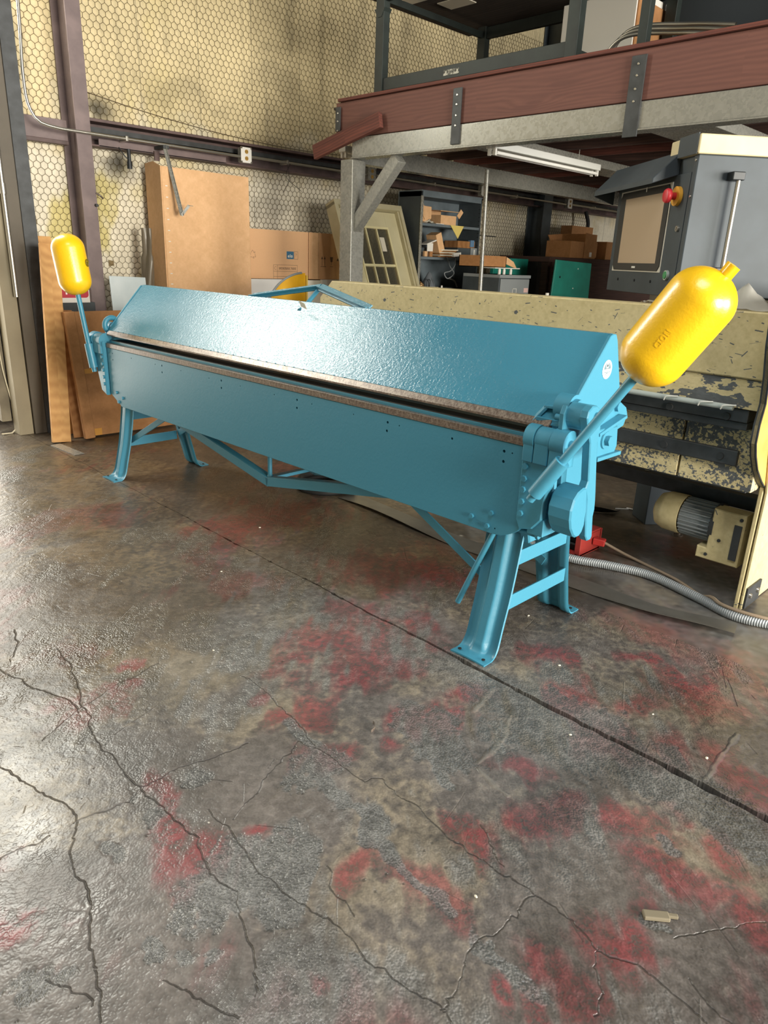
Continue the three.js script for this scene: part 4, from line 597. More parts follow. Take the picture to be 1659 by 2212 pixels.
one('cardboard_tag', 'small buff tag hanging from the strut on top of the folding brake', 'tag', bar([-3.13, 1.312, -2.455], [-3.055, 1.302, -2.435], 0.034, 0.0015, 0, [0, 0.75, 0.4]), M.paper);
// ------------------------------------------------------------------ cream press brake behind the folding machine
{ const pb = thing('press_brake', 'cream press brake with chipped paint behind the folding brake', 'machine', [-2.4, 0, -3.8]);
  const P = (n, g, m, l) => part(pb, n, g, m, l);
  P('ram_plate', plateZ([[-3.83, 1.402], [-1.02, 1.402], [-1.02, 1.125], [-3.95, 1.125], [-3.95, 1.29]], -3.42, -3.27, 0.006), M.creamScratch, 'scratched cream ram plate');
  P('ram_foot', bb(-3.95, 0.995, -3.42, -1.02, 1.123, -3.28, 0.003), M.creamWorn, 'worn lower part of the ram, paint mostly gone');
  const tc = P('tool_clamp', [bb(-3.9, 0.935, -3.40, -1.06, 0.993, -3.29, 0.004), bb(-3.9, 0.900, -3.40, -1.06, 0.933, -3.30, 0.003)], M.darkSteel, 'dark steel tool clamp');
  for (let x = -1.15; x > -3.8; x -= 0.262) part(tc, 'bolt', cyl([x, 0.952, -3.291], [x, 0.952, -3.283], 0.018, 0.016, 12), M.darkSteel);
  P('air_line', cyl([-3.7, 0.998, -3.262], [-1.12, 0.998, -3.262], 0.013, 0.013, 10), mat('#aab3b0', 0.35), 'pale grey tube along the ram');
  for (const x of [-1.14, -1.24, -1.40, -1.74]) P('wire_clip', tube([[x - 0.03, 0.985, -3.255], [x - 0.02, 1.003, -3.245], [x + 0.035, 1.012, -3.25]], 0.003, 8, 5), M.whiteMetal);
  const bp = P('bed_plate', [bb(-3.9, 0.612, -3.56, -1.36, 0.897, -3.37, 0.004), bb(-1.35, 0.612, -3.56, -1.01, 0.897, -3.37, 0.004)], M.creamChip, 'bed plate with flaking cream paint');
  const cr = P('clamp_rail', bb(-3.9, 0.722, -3.40, -1.09, 0.794, -3.35, 0.006), M.darkSteel, 'dark steel rail across the bed');
  for (let x = -1.165; x > -3.8; x -= 0.268) part(cr, 'bolt', cyl([x, 0.758, -3.351], [x, 0.758, -3.343], 0.018, 0.016, 12), M.darkSteel);
  P('bed_lip', bb(-3.9, 0.598, -3.54, -1.04, 0.611, -3.40, 0.002), M.darkSteel);
  P('lower_rail', [bb(-3.9, 0.43, -3.74, -1.05, 0.505, -3.70, 0.003), bb(-3.9, 0.505, -3.74, -1.05, 0.512, -3.66)], M.darkSteel); P('rear_rail', bb(-3.9, 0.55, -3.98, -1.05, 0.60, -3.94, 0.003), M.darkSteel);
  P('rail_spacer', bb(-1.66, 0.515, -3.72, -1.635, 0.60, -3.69), M.cream);
  // side frame with its throat
  const fr = [[-3.467, 0.0], [-3.465, 0.625], [-3.40, 0.665], [-3.31, 0.735], [-3.245, 0.81], [-3.212, 0.87], [-3.208, 0.95], [-3.225, 1.04], [-3.20, 1.15], [-3.15, 1.28], [-3.12, 1.43], [-3.30, 1.47], [-4.45, 1.47], [-4.45, 0.0]];
  P('side_frame', plateX(fr, -1.004, -0.985, 0.003), M.creamFrame, 'cream side frame with a curved throat'); P('throat_plate', plateX([[-3.45, 0.64], [-3.40, 0.672], [-3.31, 0.742], [-3.25, 0.815], [-3.219, 0.87], [-3.215, 0.95], [-3.232, 1.04], [-3.207, 1.15], [-3.157, 1.28], [-3.13, 1.42], [-3.30, 1.46], [-3.5, 1.46], [-3.5, 0.7]], -0.985, -0.980), M.orangeCream, 'ochre patch round the throat'); P('throat_edge', plateX(fr.slice(1, 11).concat(fr.slice(1, 11).reverse().map(([z, y]) => [z - 0.018, y - 0.004])), -1.008, -0.981), M.blackPaint);
  P('cover_panel', plateX([[-3.470, 0.006], [-3.468, 0.60], [-3.37, 0.86], [-3.33, 1.08], [-3.6, 1.25], [-4.42, 1.25], [-4.42, 0.006]], -0.979, -0.966, 0.003), M.creamFrame, 'cream cover on the side frame');
  const fp = P('foot_plate', bb(-0.966, 0.012, -3.66, -0.955, 0.12, -3.475, 0.002), M.darkSteel); for (const z of [-3.51, -3.61]) part(fp, 'bolt', cyl([-0.956, 0.075, z], [-0.945, 0.075, z], 0.014, 0.012, 10), M.conduit);
  P('side_frame', plateX([[-3.30, 0], [-3.47, 0.625], [-3.40, 0.9], [-3.43, 1.36], [-4.45, 1.36], [-4.45, 0]], -3.96, -3.905, 0.006), M.cream);
  P('back_beam', bb(-3.9, 0.9, -4.4, -1.04, 1.2, -4.34), M.cream);
  // motor
  const mo = P('motor_body', cyl([-1.375, 0.352, -3.62], [-1.21, 0.352, -3.62], 0.086, 0.086, 28), M.grey, 'ribbed grey motor body');
  for (let k = 0; k < 26; k++) { const a = k / 26 * Math.PI * 2, y = 0.352 + Math.sin(a) * 0.092, z = -3.62 + Math.cos(a) * 0.092; part(mo, 'fin', bar([-1.37, y, z], [-1.215, y, z], 0.016, 0.005, 0, [0, Math.sin(a), Math.cos(a)]), M.grey); }
  P('fan_cowl', lathe([[0, 0], [0.05, 0.0], [0.085, 0.02], [0.102, 0.06], [0.104, 0.15], [0.100, 0.15]], [-1.525, 0.352, -3.62], [-1.37, 0.352, -3.62], 30), M.creamFrame, 'cream fan cowl of the motor');
  P('motor_flange', cyl([-1.21, 0.352, -3.62], [-1.19, 0.352, -3.62], 0.107, 0.107, 28), M.darkSteel); P('gear_plate', plateZ([[-1.25, 0.185], [-1.045, 0.185], [-1.045, 0.455], [-1.20, 0.455], [-1.205, 0.245], [-1.25, 0.245]], -3.62, -3.52, 0.005), M.creamFrame, 'cream gear bracket'); P('gear_rib', bb(-1.09, 0.22, -3.522, -1.055, 0.40, -3.512), M.darkSteel);
  for (const [x, y] of [[-1.20, 0.212], [-1.065, 0.43], [-1.15, 0.30]]) P('bracket_screw', cyl([x, y, -3.521], [x, y, -3.514], 0.009, 0.008, 10), M.darkSteel);
}
// control cabinet, turned towards the operator
{ const cc = thing('control_cabinet', 'dark control cabinet with a touch screen and red stop button above the press brake', 'control panel', [-1.70, 0, -3.80], { local: true, turn: -0.698 });
  const P = (n, g, m, l) => part(cc, n, g, m, l);
  M.cabBlue = mat(W1, 0.6, 0, { map: tone('#3d474e', '#313a40', 1.2, nCoarse, 512, 1.0) });
  P('housing', bb(-0.96, 1.42, -0.60, -0.045, 2.095, -0.01, 0.006), M.cabBlue); P('front_panel', bb(-0.97, 1.42, -0.012, -0.05, 2.02, 0.0, 0.003), M.cabBlue); const sd = P('side_panel', bb(-0.045, 1.43, -0.60, 0.0, 2.095, 0.0, 0.006), M.cabBlue);
  P('top_cap', bb(-0.30, 2.095, -0.60, 0.012, 2.185, 0.012, 0.008), M.cream, 'cream cap on top of the cabinet'); P('cap_end', bb(-0.20, 2.096, 0.012, 0.0, 2.19, 0.016), M.cabBlue);
  P('visor', [plateX([[-0.01, 2.02], [0.13, 1.975], [0.13, 2.0], [0.0, 2.13], [-0.35, 2.13], [-0.35, 2.10], [-0.01, 2.09]], -1.05, -0.20, 0.004), plateX([[0, 1.93], [0.13, 1.975], [0.0, 2.13]], -1.06, -1.045)], M.cabBlue, 'hood over the screen');
  const bz = P('screen_frame', bb(-0.912, 1.538, 0.0, -0.225, 1.99, 0.004, 0.001), mat('#c9c7bd', 0.45), 'pale frame round the screen'); const bl = part(bz, 'screen_bezel', plateZ([[-0.875, 1.545], [-0.26, 1.545], [-0.235, 1.57], [-0.235, 1.955], [-0.26, 1.982], [-0.88, 1.982], [-0.902, 1.955], [-0.902, 1.57]], 0.004, 0.008, 0.001), mat('#23282c', 0.35), 'black rounded bezel'); part(bl, 'screen', bb(-0.82, 1.585, 0.0075, -0.29, 1.945, 0.0085), mat('#b39f87', 0.35), 'dusty blank screen'); part(bl, 'logo', bb(-0.60, 1.558, 0.008, -0.55, 1.568, 0.009), M.white); part(bz, 'top_mark', bb(-0.545, 1.965, 0.008, -0.535, 1.99, 0.009), M.white);
  const es = P('stop_button_base', cyl([-0.15, 1.915, 0.0], [-0.15, 1.915, 0.018], 0.047, 0.047, 28), mat('#e0a63a', 0.5), 'yellow collar of the stop button'); part(es, 'stop_button', lathe([[0, 0], [0.018, 0], [0.018, 0.025], [0.034, 0.03], [0.036, 0.045], [0.03, 0.055], [0, 0.057]], [-0.15, 1.915, 0.018], [-0.15, 1.915, 0.075], 26), mat('#c8323c', 0.4), 'red mushroom stop button');
  P('start_button', [cyl([-0.137, 1.527, 0.0], [-0.137, 1.527, 0.012], 0.026, 0.025, 22)], mat('#b8c2bb', 0.4, 0.3)); P('start_button_cap', cyl([-0.137, 1.527, 0.012], [-0.137, 1.527, 0.016], 0.020, 0.018, 22), mat('#3f8f5a', 0.5), 'green push button'); const ks = P('key_switch', cyl([-0.096, 1.757, 0.0], [-0.096, 1.757, 0.01], 0.015, 0.014, 16), M.conduit); part(ks, 'key_slot', bb(-0.098, 1.748, 0.0098, -0.094, 1.766, 0.011), M.hole);
  for (const x of [-0.80, -0.55, -0.33]) P('blank_plug', cyl([x, 1.49, 0], [x, 1.49, 0.003], 0.008, 0.008, 10), M.hole);
  for (const y of [2.07, 1.905]) P('panel_screw', cyl([-0.02, y, 0], [-0.02, y, 0.004], 0.007, 0.006, 10), M.conduit);
  P('door_bar', [cyl([0.045, 1.56, -0.20], [0.045, 2.0, -0.20], 0.011, 0.011, 14)], M.conduit, 'chrome handle bar'); for (const [y, h] of [[2.0, 0.04], [1.56, 0.03]]) P('handle_mount', [bb(0.0, y - h / 2, -0.225, 0.062, y + h / 2, -0.16, 0.006)], M.blackPaint);
  P('pedestal', bb(-0.62, 0, -0.45, -0.42, 1.42, -0.25, 0.006), M.cabBlue);
}
// things lying on the press brake
{ const g = surf((u, v) => { const a = u - 0.5, b = v - 0.5, h = 0.105 * Math.max(0, 1 - Math.abs(a) * 2.1) * Math.max(0, 1 - Math.abs(b) * 2) + 0.012 * (vn(u * 9, v * 9)); return [-1.20 + a * 0.26, 1.403 + h, -3.38 + b * 0.18]; }, 12, 10); one('plastic_bag', 'crumpled clear plastic bag on the press brake behind the near counterweight', 'bag', fin(g), M.plastic); }
one('rag_scrap', 'small pale scrap on top of the press brake under the control cabinet', 'scrap', fin(surf((u, v) => [-1.66 + u * 0.07, 1.404 + 0.018 * vn(u * 7 + 3, v * 7) * (1 - Math.abs(u - 0.5)), -3.40 + v * 0.06], 6, 6)), M.plastic);
// ------------------------------------------------------------------ things along the netted wall
const canvasTex = (w, h, draw) => { const c = document.createElement('canvas'); c.width = w; c.height = h; const x = c.getContext('2d'); draw(x, w, h); const t = new THREE.CanvasTexture(c); t.colorSpace = THREE.SRGBColorSpace; return t; };
const faceX = (x, y0, z0, y1, z1, m) => { const g = new THREE.PlaneGeometry(Math.abs(z1 - z0), y1 - y0); g.rotateY(Math.PI / 2); g.translate(x, (y0 + y1) / 2, (z0 + z1) / 2); return fin(g, true); };   // printed face looking along +x
// tall flat carton
{ const b = thing('tall_carton', 'tall flat tan carton standing against the netted wall behind the hanging strap', 'box', [-6.6, 0, -4.0]);
  part(b, 'front_panel', plateX([[-3.525, 0.0], [-3.52, 2.27], [-4.46, 2.262], [-4.47, 0.0]], -6.56, -6.50, 0.004), M.card); part(b, 'side_panel', plateZ([[-6.79, 0], [-6.51, 0], [-6.505, 2.27], [-6.64, 2.315], [-6.79, 2.305]], -3.522, -3.512, 0.001), M.card, 'narrow side of the carton'); part(b, 'body', bb(-6.79, 0, -4.46, -6.562, 2.25, -3.524), M.card); part(b, 'lid_fold', bar([-6.51, 2.268, -3.522], [-6.51, 2.262, -4.46], 0.006, 0.02), M.card);
  for (let k = 0; k < 20; k++) part(b, 'staple', bb(-6.4995, 0.3 + k * 0.095, -3.572, -6.498, 0.307 + k * 0.095, -3.550), M.whiteMetal);
}
// printed carton
{ const t = canvasTex(1024, 640, (x, w, h) => { x.fillStyle = '#dfb184'; x.fillRect(0, 0, w, h); const r = mulberry(5); for (let k = 0; k < 5000; k++) { x.fillStyle = r() < 0.5 ? 'rgba(150,100,60,0.10)' : 'rgba(235,190,140,0.10)'; x.fillRect(r() * w, r() * h, 3 + r() * 16, 1.5); }
    x.strokeStyle = '#7d6048'; x.fillStyle = '#7d6048'; x.lineWidth = 4; x.strokeRect(435, 455, 400, 190); x.beginPath(); x.moveTo(435, 540); x.lineTo(835, 540); x.moveTo(435, 610); x.lineTo(835, 610); x.moveTo(500, 455); x.lineTo(500, 645); x.stroke(); x.font = 'bold 44px sans-serif'; x.fillText('MONIMAX 7600I', 525, 516, 290); x.beginPath(); x.arc(468, 498, 18, 0.8, 5.5); x.stroke();
    x.fillStyle = '#3f6f8c'; x.fillRect(655, 270, 120, 102); x.fillStyle = '#e9e4d6'; x.font = 'bold 58px sans-serif'; x.fillText('elo', 672, 352, 90); x.strokeRect(782, 270, 62, 102); x.fillStyle = '#7d6048'; x.font = '54px sans-serif'; x.fillText('?', 800, 334);
    for (let k = 0; k < 3; k++) { const a = k * 2.094 - 1.57; x.save(); x.translate(108, 330); x.rotate(a + 1.57); x.beginPath(); x.moveTo(-26, -24); x.lineTo(0, -56); x.lineTo(26, -24); x.stroke(); x.beginPath(); x.moveTo(14, -24); x.lineTo(36, -22); x.lineTo(30, -44); x.stroke(); x.restore(); } });
  const u = canvasTex(512, 512, (x, w, h) => { x.fillStyle = '#d9aa7c'; x.fillRect(0, 0, w, h); const r = mulberry(6); for (let k = 0; k < 3000; k++) { x.fillStyle = r() < 0.5 ? 'rgba(140,95,60,0.10)' : 'rgba(230,185,135,0.10)'; x.fillRect(r() * w, r() * h, 2, 3 + r() * 14); } x.strokeStyle = '#6b5342'; x.fillStyle = '#6b5342'; x.lineWidth = 5; for (const c of [168, 205]) { x.beginPath(); x.moveTo(c, 360); x.lineTo(c, 262); x.stroke(); x.beginPath(); x.moveTo(c - 13, 285); x.lineTo(c, 252); x.lineTo(c + 13, 285); x.fill(); } x.fillRect(150, 366, 74, 6); x.beginPath(); x.moveTo(282, 258); x.lineTo(330, 258); x.lineTo(322, 312); x.lineTo(309, 318); x.lineTo(309, 350); x.lineTo(303, 350); x.lineTo(303, 318); x.lineTo(290, 312); x.fill(); x.fillRect(284, 366, 44, 5); x.beginPath(); x.arc(420, 300, 30, Math.PI, 0); x.fill(); });
  const b = thing('printed_carton', 'wide tan carton with printed labels behind the yellow quarter disc', 'box', [-6.7, 0.95, -5.1]);
  part(b, 'body', bb(-6.86, 1.31, -5.30, -6.61, 1.80, -4.475, 0.002), M.card); part(b, 'printed_face', faceX(-6.6085, 1.31, -5.30, 1.80, -4.475), mat(W1, 0.85, 0, { map: t }), 'printed front of the carton'); part(b, 'side_flap', plateY([[-6.61, -5.305], [-6.60, -5.42], [-6.63, -5.55], [-6.66, -5.86], [-6.65, -5.86], [-6.615, -5.55], [-6.585, -5.42], [-6.598, -5.30]], 1.31, 1.80), M.card, 'curved unprinted inside of the flap');
  part(b, 'printed_flap', fin(surf((a, v) => { const z = mix(-5.305, -5.86, a), x = -6.596 + 0.012 * Math.sin(a * 3.2) - 0.05 * a * a; return [x, 1.31 + v * 0.49, z]; }, 16, 1).toNonIndexed(), true), M.card); for (const m of b.children.slice(-1)) { const p = m.geometry.attributes.position, uv = new Float32Array(p.count * 2); for (let i = 0; i < p.count; i++) { uv[i * 2] = (p.getZ(i) - (-5.305 + 5.1)) / -0.555; uv[i * 2 + 1] = (p.getY(i) + 0.95 - 1.31) / 0.49; } m.geometry.setAttribute('uv', new THREE.BufferAttribute(uv, 2)); m.material = mat(W1, 0.85, 0, { map: u }); m.userData.label = 'flap printed with arrows and handling marks'; }
  for (let k = 0; k < 7; k++) part(b, 'staple', bb(-6.600, 1.34 + k * 0.062, -5.325, -6.596, 1.346 + k * 0.062, -5.312), M.whiteMetal);
  one('carton_support', 'pale crates under the printed carton', 'crate', bb(-6.86, 0, -5.9, -6.64, 1.30, -4.48, 0.005), M.cardOld); }
{ const s = thing('white_panel_stack', 'bright white panels leaning under the printed carton', 'panel', [-6.5, 0, -4.8]); part(s, 'panel', bb(-6.56, 1.0, -5.0, -6.53, 1.308, -4.48, 0.003), M.white); part(s, 'panel', bb(-6.60, 1.0, -5.62, -6.57, 1.30, -5.02, 0.003), M.paper); part(s, 'panel', bb(-6.58, 1.0, -5.95, -6.55, 1.308, -5.45, 0.003), M.white); part(s, 'base', bb(-6.62, 0, -5.95, -6.5, 1.0, -4.48, 0.003), M.cardOld); }
{ const q = thing('quarter_disc_guard', 'yellow quarter-disc guard with a grey rim behind the folding brake', 'machine guard', [-5.75, 0.4, -4.3]);
  const arc = [[-4.46, 1.0]]; for (let k = 0; k <= 14; k++) { const a = Math.PI / 2 * k / 14; arc.push([-4.46 + 0.46 * Math.sin(a), 1.0 + 0.40 * Math.cos(a)]); }
  part(q, 'disc', plateX(arc, -5.62, -5.60, 0.003), mat(W1, 0.5, 0, { map: tone('#f0b91d', '#d89f14', 1.5, nCoarse, 512, 0.8) })); const pts = []; for (let k = 0; k <= 14; k++) { const a = Math.PI / 2 * (0.06 + 0.94 * k / 14); pts.push([-5.605, 1.0 + 0.402 * Math.cos(a), -4.46 + 0.462 * Math.sin(a)]); } part(q, 'rim', tube(pts, 0.011, 30, 8), M.grey); part(q, 'stand', bb(-5.66, 0, -4.44, -5.58, 1.02, -4.05, 0.006), M.cabDark); part(q, 'edge_strip', bb(-5.63, 1.0, -4.48, -5.59, 1.38, -4.462), mat('#d8b54a', 0.6)); }
// leaning six-light door leaf
{ const g = thing('glazed_door', 'cream door in its frame with six glass panes in view, leaning beside the shelf cabinet', 'door', [-5.371, 0, -5.865], { local: true });
  g.quaternion.setFromRotationMatrix(new THREE.Matrix4().makeBasis(new THREE.Vector3(0, 0, -1), new THREE.Vector3(-0.387, 0.922, 0), new THREE.Vector3(0.922, 0.387, 0)));   // leaning back against the wall
  const P = (n, geo, m, l) => part(g, n, geo, m, l), cr = mat(W1, 0.55, 0, { map: tone('#d4cdab', '#c6be98', 1.3, nCoarse, 512, 0.8) }), fr = mat(W1, 0.6, 0, { map: tone('#c4bc9c', '#ada585', 1.3, nCoarse, 512, 0.9) }), bd = mat('#e2d9ac', 0.5), b = 0.065, h = 2.245;
  P('jamb', bb(0.465, b, -0.13, 0.51, 2.31, 0.02, 0.004), fr); P('jamb', bb(-0.515, b, -0.13, -0.47, 2.29, 0.02, 0.004), fr); P('head', bb(-0.515, 2.25, -0.13, 0.51, 2.31, 0.021, 0.004), fr); P('stop', [bb(0.44, b, -0.06, 0.465, 2.25, 0.0, 0.002), bb(-0.47, b, -0.06, -0.445, 2.25, 0.0, 0.002)], fr);
  P('stile', bb(0.255, b, -0.085, 0.44, h, -0.045, 0.003), cr); P('stile', bb(-0.445, b, -0.085, -0.24, h, -0.045, 0.003), cr); P('rail', bb(-0.24, 2.06, -0.085, 0.255, h, -0.045, 0.003), cr); P('rail', bb(-0.24, b, -0.085, 0.255, 0.80, -0.045, 0.003), cr);
  for (const x of [-0.078, 0.087]) P('muntin', bb(x - 0.009, 0.80, -0.078, x + 0.009, 2.06, -0.044, 0.003), bd); for (const y of [1.215, 1.633]) P('muntin', bb(-0.24, y - 0.013, -0.078, 0.255, y + 0.013, -0.042, 0.003), bd);
  P('glazing_bead', [bb(-0.25, 2.045, -0.046, 0.265, 2.068, -0.034), bb(0.248, 0.80, -0.046, 0.268, 2.046, -0.034), bb(-0.252, 0.80, -0.046, -0.234, 2.046, -0.034)], bd);
  const gl = new THREE.MeshPhysicalMaterial({ color: lin('#c9c6b4'), roughness: 0.08, transmission: 0.9, thickness: 0 });
  for (const [x0, x1] of [[-0.234, -0.087], [-0.069, 0.078], [0.096, 0.248]]) for (const [y0, y1] of [[0.80, 1.202], [1.228, 1.62], [1.646, 2.046]]) P('pane', bb(x0, y0, -0.066, x1, y1, -0.063), gl);
  P('paper_note', bb(0.12, 1.80, -0.0625, 0.19, 1.96, -0.0615), M.paper, 'pale note stuck on the pane'); }
// plastic sheet roll between column and carton
one('plastic_roll', 'clear plastic sheeting hanging in folds between the mauve column and the tall carton', 'plastic sheet', fin(surf((u, v) => { const a = u * Math.PI * 2, r = 0.06 + 0.022 * Math.sin(a * 3 + v * 9) * vn(v * 6, 2) + (v > 0.86 ? -0.02 : 0); return [-6.60 + Math.cos(a) * r, 0.02 + v * 1.72, -3.36 + Math.sin(a) * r * 0.8 + 0.03 * Math.sin(v * 5)]; }, 26, 40)), M.dullPlastic);
{ const p = thing('white_locker_panel', 'pale blue-white metal panel leaning beside the mauve column', 'panel', [-6.4, 0, -3.1]); part(p, 'panel', bar([-6.30, 0.005, -3.07], [-6.48, 1.315, -3.11], 0.02, 0.34, 0.004, [1, 0, 0]), mat(W1, 0.4, 0.1, { map: tone('#d5dfe2', '#bccace', 1.2, nCoarse, 512, 0.8) })); part(p, 'crease', [bar([-6.425, 1.02, -2.94], [-6.425, 1.02, -3.26], 0.004, 0.006)], M.grey); }
// leaning boards and cardboard at the left
{ const b = one('wooden_plank', 'long pale pine plank leaning upright in front of the doorway post', 'plank', bar([-6.03, 0.004, -2.20], [-6.20, 1.565, -2.34], 0.035, 0.15, 0.003, [1, 0, 0]), M.plank); }
one('wooden_plank', 'orange-brown board leaning behind the pale plank, top beside the doorway post', 'plank', bar([-6.26, 0.004, -2.42], [-6.56, 1.625, -2.42], 0.02, 0.15, 0.002, [1, 0, 0]), M.plank);
one('wooden_plank', 'dark leaning board right of the pale plank', 'plank', bar([-6.10, 0.004, -2.40], [-6.28, 1.05, -2.43], 0.02, 0.13, 0.002, [1, 0, 0]), M.plankOld);
{ const s = thing('cardboard_sheet', 'large brown folded cardboard sheet standing under the yellow counterweight', 'cardboard', [-6.05, 0, -2.8]); part(s, 'sheet', plateX([[-2.44, 0.012], [-2.42, 1.055], [-3.25, 1.06], [-3.25, 0.015]], -6.06, -6.05), M.cardOld); part(s, 'folded_edge', bar([-5.99, 0.012, -2.425], [-6.07, 1.055, -2.385], 0.05, 0.09, 0.01, [1, 0, 0]), M.cardOld); part(s, 'tape', bb(-6.049, 0.55, -2.53, -6.047, 0.59, -2.40), mat('#c98f3a', 0.4)); part(s, 'tape', bb(-6.0485, 0.015, -2.56, -6.046, 0.075, -2.40), mat('#c98f3a', 0.4)); }
{ const t = canvasTex(256, 128, (x, w, h) => { x.fillStyle = '#e4e2dc'; x.fillRect(0, 0, w, h); x.fillStyle = '#b8283a'; x.beginPath(); x.roundRect(6, 6, 244, 92, 20); x.fill(); x.fillStyle = '#f3eeee'; x.font = 'bold 74px sans-serif'; x.fillText('NC', 96, 78, 120); });
  const s = thing('safety_sign', 'red and white lettered sign half hidden behind the far counterweight', 'sign', [-6.42, 1.1, -2.55]); part(s, 'board', bb(-6.425, 1.10, -2.72, -6.415, 1.27, -2.38), M.white); part(s, 'print', faceX(-6.4135, 1.10, -2.72, 1.27, -2.38), mat(W1, 0.5, 0, { map: t }), 'white letters on red'); }
one('grey_cabinet', 'low dark cabinet behind the leaning planks', 'cabinet', bb(-6.70, 0, -2.80, -6.50, 1.095, -2.50, 0.004), M.cabDark);
one('metal_strip', 'short flat metal strip on the floor below the pale plank', 'strip', bar([-5.98, 0.0035, -2.13], [-5.57, 0.0035, -2.16], 0.003, 0.08, 0, [0, 1, 0]), M.galv);
// shelf cabinet
const SX = -6.0, SZ0 = -6.45, SZ1 = -7.55;
{ const c = thing('shelf_cabinet', 'open grey steel shelf cabinet against the netted wall', 'shelf', [-6.2, 0, -7.0]);
  part(c, 'side', bb(-6.36, 0, SZ0 - 0.02, SX, 2.30, SZ0, 0.003), M.cabDark); part(c, 'side', bb(-6.36, 0, SZ1, SX, 2.30, SZ1 + 0.02, 0.003), M.cabDark); part(c, 'back', bb(-6.37, 0, SZ1, -6.355, 2.30, SZ0), M.cabGrey); part(c, 'top', bb(-6.36, 2.24, SZ1, SX, 2.31, SZ0, 0.003), M.cabGrey); part(c, 'front_edge', bb(SX - 0.01, 0, SZ0 - 0.03, SX + 0.006, 2.25, SZ0 + 0.004, 0.002), M.galv);
  for (const y of [0.02, 0.62, 1.22, 1.60, 1.965]) part(c, 'shelf_board', bb(-6.35, y - 0.03, SZ1 + 0.02, SX - 0.005, y, SZ0 - 0.02, 0.003), M.cabGrey);
  for (let k = 0; k < 20; k++) part(c, 'slot', bb(SX - 0.03, 1.30 + k * 0.046, SZ1 + 0.0195, SX - 0.008, 1.305 + k * 0.046, SZ1 + 0.0205), M.hole); }
const card = (name, label, x0, y0, z0, x1, y1, z1, m = M.card, opt = {}) => one(name, label, 'box', bb(x0, y0, z0, x1, y1, z1, 0.003), m, opt);
{ const b = thing('carton', 'crushed tan carton at the left end of the top shelf', 'box', [-6.1, 1.965, -6.6]); part(b, 'body', plateX([[-6.49, 1.985], [-6.49, 2.15], [-6.66, 2.145], [-6.665, 2.02], [-6.60, 1.98]], -6.25, -6.03, 0.004), M.card); part(b, 'flap', bar([-6.03, 2.14, -6.49], [-6.02, 2.02, -6.57], 0.004, 0.07, 0, [1, 0, 0]), M.card); }
{ const b = thing('carton', 'small open tan carton in the middle of the top shelf', 'box', [-6.1, 1.965, -6.95]); part(b, 'front', bb(-6.05, 1.967, -7.12, -6.04, 2.07, -6.84), M.card); part(b, 'body', [bb(-6.30, 1.967, -7.12, -6.05, 1.975, -6.84), bb(-6.30, 1.967, -6.85, -6.05, 2.07, -6.84), bb(-6.30, 1.967, -7.12, -6.05, 2.07, -7.11), bb(-6.30, 1.967, -7.12, -6.29, 2.13, -6.84)], M.card); part(b, 'lid', [bar([-6.28, 2.13, -6.98], [-6.02, 2.115, -6.98], 0.006, 0.34, 0, [0, 1, 0]), bar([-6.02, 2.115, -7.14], [-6.015, 2.08, -7.18], 0.006, 0.1, 0, [1, 0, 0])], M.card, 'open lid'); }
one('paper_bundle', 'crumpled pale papers at the left end of the top shelf', 'paper', fin(surf((u, v) => [-6.06 + (v - 0.5) * 0.1, 1.967 + 0.05 * vn(u * 8, v * 6) * Math.sin(u * 3.14), -6.52 - u * 0.20], 14, 8)), M.paper);
one('flat_sheet', 'white sheet lying on the top shelf beside the open carton', 'paper', bb(-6.12, 1.966, -6.86, -6.0, 1.972, -6.72), M.white);
{ one('yellow_cloth', 'pale yellow pointed cloth hanging over the edge of the top shelf', 'cloth', plateX([[-6.97, 1.965], [-7.22, 1.965], [-7.12, 1.82]], SX + 0.002, SX + 0.006), mat('#d9c470', 0.85)); }
card('equipment_box', 'dark box with a pale lid at the left of the middle shelf', -6.28, 1.602, -6.72, -6.05, 1.70, -6.49, M.cabDark);
one('tilted_lid', 'pale tilted box lid on the middle shelf', 'lid', bar([-6.02, 1.735, -6.54], [-6.02, 1.785, -6.70], 0.014, 0.12, 0.002), M.white);
one('paper_note', 'white paper hanging from the tilted lid', 'paper', bb(-5.99, 1.66, -6.67, -5.985, 1.75, -6.57), M.white);
one('carton', 'tan carton tipped on edge in the middle of the middle shelf', 'box', bar([-6.06, 1.665, -6.83], [-6.06, 1.86, -6.75], 0.16, 0.10, 0.003, [1, 0, 0]), M.card);
for (let k = 0; k < 6; k++) one('magazine', ['thin grey magazine at the bottom of the paper pile', 'second magazine from the bottom of the paper pile', 'third magazine from the bottom of the paper pile', 'fourth magazine from the bottom of the paper pile', 'fifth magazine from the bottom of the paper pile', 'topmost magazine of the paper pile on the middle shelf'][k], 'magazine', bar([-6.08 + (k % 3) * 0.012, 1.609 + k * 0.0145, -6.78 - (k % 2) * 0.02], [-6.07, 1.611 + k * 0.0155, -7.08 - (k % 3) * 0.025], 0.013, 0.17, 0.002, [0, 1, 0]), k % 2 ? M.paper : M.plankOld, { group: 'magazines on the middle shelf' });
card('parts_tray', 'brown tray full of parts at the right of the middle shelf', -6.25, 1.72, -7.50, -6.03, 1.80, -7.17, M.plankOld);
card('small_packet', 'blue and orange packet in the brown tray', -6.06, 1.735, -7.47, -6.015, 1.815, -7.40, mat('#5c7fa0', 0.6));
